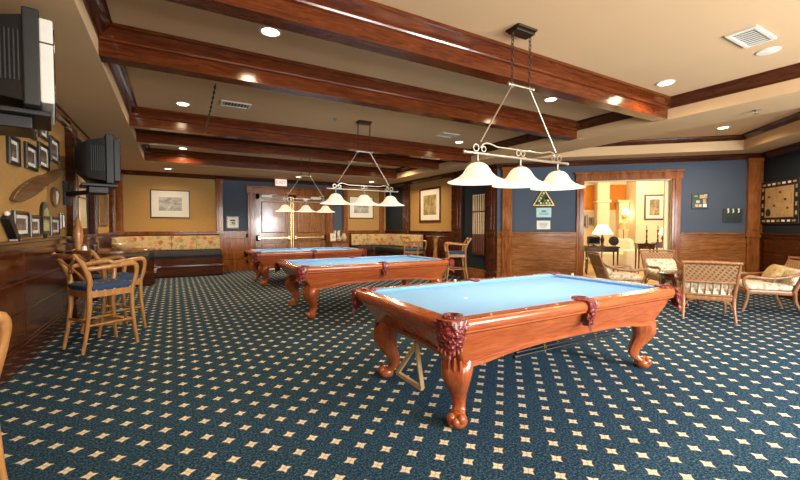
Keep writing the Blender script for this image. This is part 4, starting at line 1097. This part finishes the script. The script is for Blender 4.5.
def side_table(nm, label, x, y, sx, sy, h, mt='frame_wood', drawer=False):
    t = D(nm, label, 'table', x, y)
    b = B(); b.box(-sx, sx, -sy, sy, h - .04, h, .006); part('tabletop', b, mt, t)
    b = B(); b.box(-sx + .03, sx - .03, -sy + .03, sy - .03, h - .16, h - .04); ap = part('apron', b, mt, t)
    if drawer:
        b = B(); b.box(-sx * .6, sx * .6, -sy + .015, -sy + .035, h - .145, h - .055, .003); dd = part('drawer', b, mt, t); b = B(); b.ball((0, -sy + .005, h - .10), .014, 8); part('knob', b, 'brass', dd)
    for a in (-1, 1):
        for c in (-1, 1):
            b = B(); b.tube([(a * (sx - .05), c * (sy - .05), h - .05), (a * (sx - .055), c * (sy - .055), h * .5), (a * (sx - .04), c * (sy - .04), 0)], [.028, .02, .015], 8); part('leg', b, mt, t)
side_table('writing_table', 'slim dark-legged table with the lamp in the lounge, left in the doorway', 3.0, 3.0, .48, .28, .80, 'bronze')
table_lamp('white-shaded lamp on the slim table in the lounge doorway', 3.06, 3.02, .80, .66, .30)
t = D('desk_monitor', 'dark rounded screen on the slim table in the lounge, left of the lamp foot', 'monitor', 2.80, 2.92, .80, 12)
b = B(); b.box(-.19, .19, -.03, .05, .05, .30, .03); part('monitor_casing', b, 'navy', t); b = B(); b.lathe([(.10, 0), (.10, .012), (.03, .03), (.025, .07)], n=14); part('stand', b, 'black', t); b = B(); b.box(-.16, .16, -.034, -.02, .075, .275, .004); part('screen', b, 'darkscreen', t)
t = D('decorative_plate', 'round plate on a stand right of the lounge lamp', 'plate', 3.36, 2.98, .802, 0)
b = B(Matrix.Translation((0, 0, .155)) @ Matrix.Rotation(PI / 2 - .15, 4, 'X')); b.lathe([(.001, .0), (.09, .0), (.14, .02), (.14, .026), (.09, .01), (.001, .008)], n=24, cap=False); part('plate_disc', b, 'bronze', t); b = B(); b.tube([(-.06, -.03, .0), (0, .03, .10), (.06, -.03, 0)], .008, 6); part('easel', b, 'brass', t)
# desk chair
t = D('side_chair', 'dark wooden side chair tucked under the slim lounge table', 'chair', 2.72, 2.45, 0, 85)
b = B(); b.box(-.2, .2, -.2, .2, .43, .47, .01); part('seat', b, 'linen', t)
for a in (-1, 1):
    for c in (-1, 1):
        b = B(); b.tube([(a * .19, c * .19, .45), (a * .195, c * .195, .2), (a * .21, c * .21, 0)], [.018, .016, .013], 6); part('leg', b, 'frame_wood', t)
b = B()
for c in (-1, 1): b.tube([(-.19, c * .18, .45), (-.21, c * .18, .7), (-.27, c * .18, .92)], .016, 6)
for z in (.6, .75, .9): b.tube([(-.2 - (z - .5) * .15, -.18, z), (-.2 - (z - .5) * .15, .18, z)], .014, 6)
part('backrest', b, 'frame_wood', t)
# slipcovered armchair
t = D('slipcovered_armchair', 'cream slipcovered armchair in the middle of the lounge doorway', 'armchair', 3.72, 4.1, 0, -35)
b = B(); b.loft([rrect(.44, .42, .06, 0), rrect(.42, .40, .06, .25), rrect(.40, .38, .06, .40)]); part('skirted_base', b, 'linen', t)
b = B(); b.loft([rrect(.36, .30, .07, .40), rrect(.38, .32, .09, .45), rrect(.36, .30, .08, .53)]); part('seat_cushion', b, 'linen', t)
b = B(Matrix.Translation((0, .33, 0))); b.loft([rrect(.42, .10, .06, .1), rrect(.42, .11, .07, .6), rrect(.38, .11, .08, .92), rrect(.28, .07, .05, 1.0)]); part('backrest', b, 'linen', t)
for s in (-1, 1):
    b = B(Matrix.Translation((s * .40, -.04, 0))); b.loft([rrect(.07, .36, .05, .0), rrect(.08, .36, .06, .5), rrect(.09, .37, .07, .62), rrect(.05, .33, .04, .67)]); part('arm', b, 'linen', t)
# console and its things
side_table('console_table', 'dark wooden drawer table under the framed print in the lounge', 4.20, 3.0, .24, .20, .90, 'frame_wood', True)
side_table('corner_table', 'second small dark table in the lounge, lamp and candlestick on it', 4.95, 3.75, .28, .20, .90, 'frame_wood')
CS = 'tall dark candlesticks on the lounge table'
for lab, x in (('tall dark candlestick standing on the lounge drawer table', 4.24), ('tall dark candlestick beside the small white-shaded lounge lamp', 4.76)):
    t = D('candlestick', lab, 'candlestick', x, 2.97 if x < 4.5 else 3.66, .90, 0, CS)
    b = B(); b.lathe([(.05, 0), (.055, .015), (.02, .03), (.028, .08), (.014, .12), (.024, .20), (.014, .28), (.022, .36), (.035, .38), (.03, .39)], n=14); part('stem', b, 'black', t)
    b = B(); b.lathe([(.012, .39), (.012, .52), (.004, .53)], n=10); part('candle', b, 'black', t)
table_lamp('small white-shaded lamp on the second lounge table, below the print', 4.96, 3.80, .90, .46, .14)
picture(DOORW @ Matrix.Translation((0, 4.95, 0)), -45, 'framed brown print hanging in the lit lounge, right in the doorway', 4.76, 5.38, 1.62, 2.48, 'landscape', 'frame_wood', .36, .05)
t = D('storage_trunk', 'dark trunk on the lounge floor below the small lamp', 'trunk', 5.62, 4.3)
b = B(); b.box(-.28, .28, -.2, .2, .03, .5, .015); part('body', b, 'navy', t); b = B(); b.box(-.29, .29, -.21, .21, .5, .6, .02); part('lid', b, 'black', t); b = B(); b.box(-.04, .04, -.225, -.2, .42, .52, .004); part('clasp', b, 'brass', t)
for s in (-1, 1): b = B(); b.box(s * .24 - .03, s * .24 + .03, -.18, .18, 0, .03); part('foot', b, 'black', t)
# sconce
t = D('wall_sconce', 'lit sconce on the cream pier in the lounge', 'wall light', 4.36, 5.70, 1.85)
b = B(); b.box(-.06, .06, -.03, .0, -.14, .10, .008); part('back_plate', b, 'brass', t)
b = B(); b.tube([(0, -.02, -.08), (0, -.10, -.10), (0, -.13, -.02)], .010, 6); part('arm', b, 'brass', t)
b = B(Matrix.Translation((0, -.13, 0))); b.lathe([(.14, -.02), (.09, .22), (.085, .22), (.135, -.02)], n=20, cap=False); part('sconce_shade', b, 'lampshade', t)
lamp_point(4.36, 5.45, 1.9, 9)
t = D('floor_lamp', 'slim floor lamp with a tan shade below the lounge sconce', 'lamp', 4.12, 4.85)
b = B(); b.lathe([(.13, 0), (.13, .02), (.015, .04), (.012, .8), (.012, 1.35)], n=14); part('pole', b, 'bronze', t)
b = B(); b.lathe([(.22, 1.30), (.12, 1.52), (.115, 1.52), (.215, 1.30)], n=24, cap=False); part('lamp_shade', b, 'parchment', t)
sp = DOORW @ Matrix.Translation((0, 6.12, 0))
for lab, x0, x1, z0, z1 in (('small dark-framed picture on the cream panelling, left in the lounge, larger one', 3.0, 3.22, 1.35, 1.85), ('small dark-framed picture on the cream panelling behind the lounge lamp', 3.27, 3.42, 1.45, 1.75)):
    picture(sp, -45, lab, x0, x1, z0, z1, 'photo', mat=.2, fw=.02)
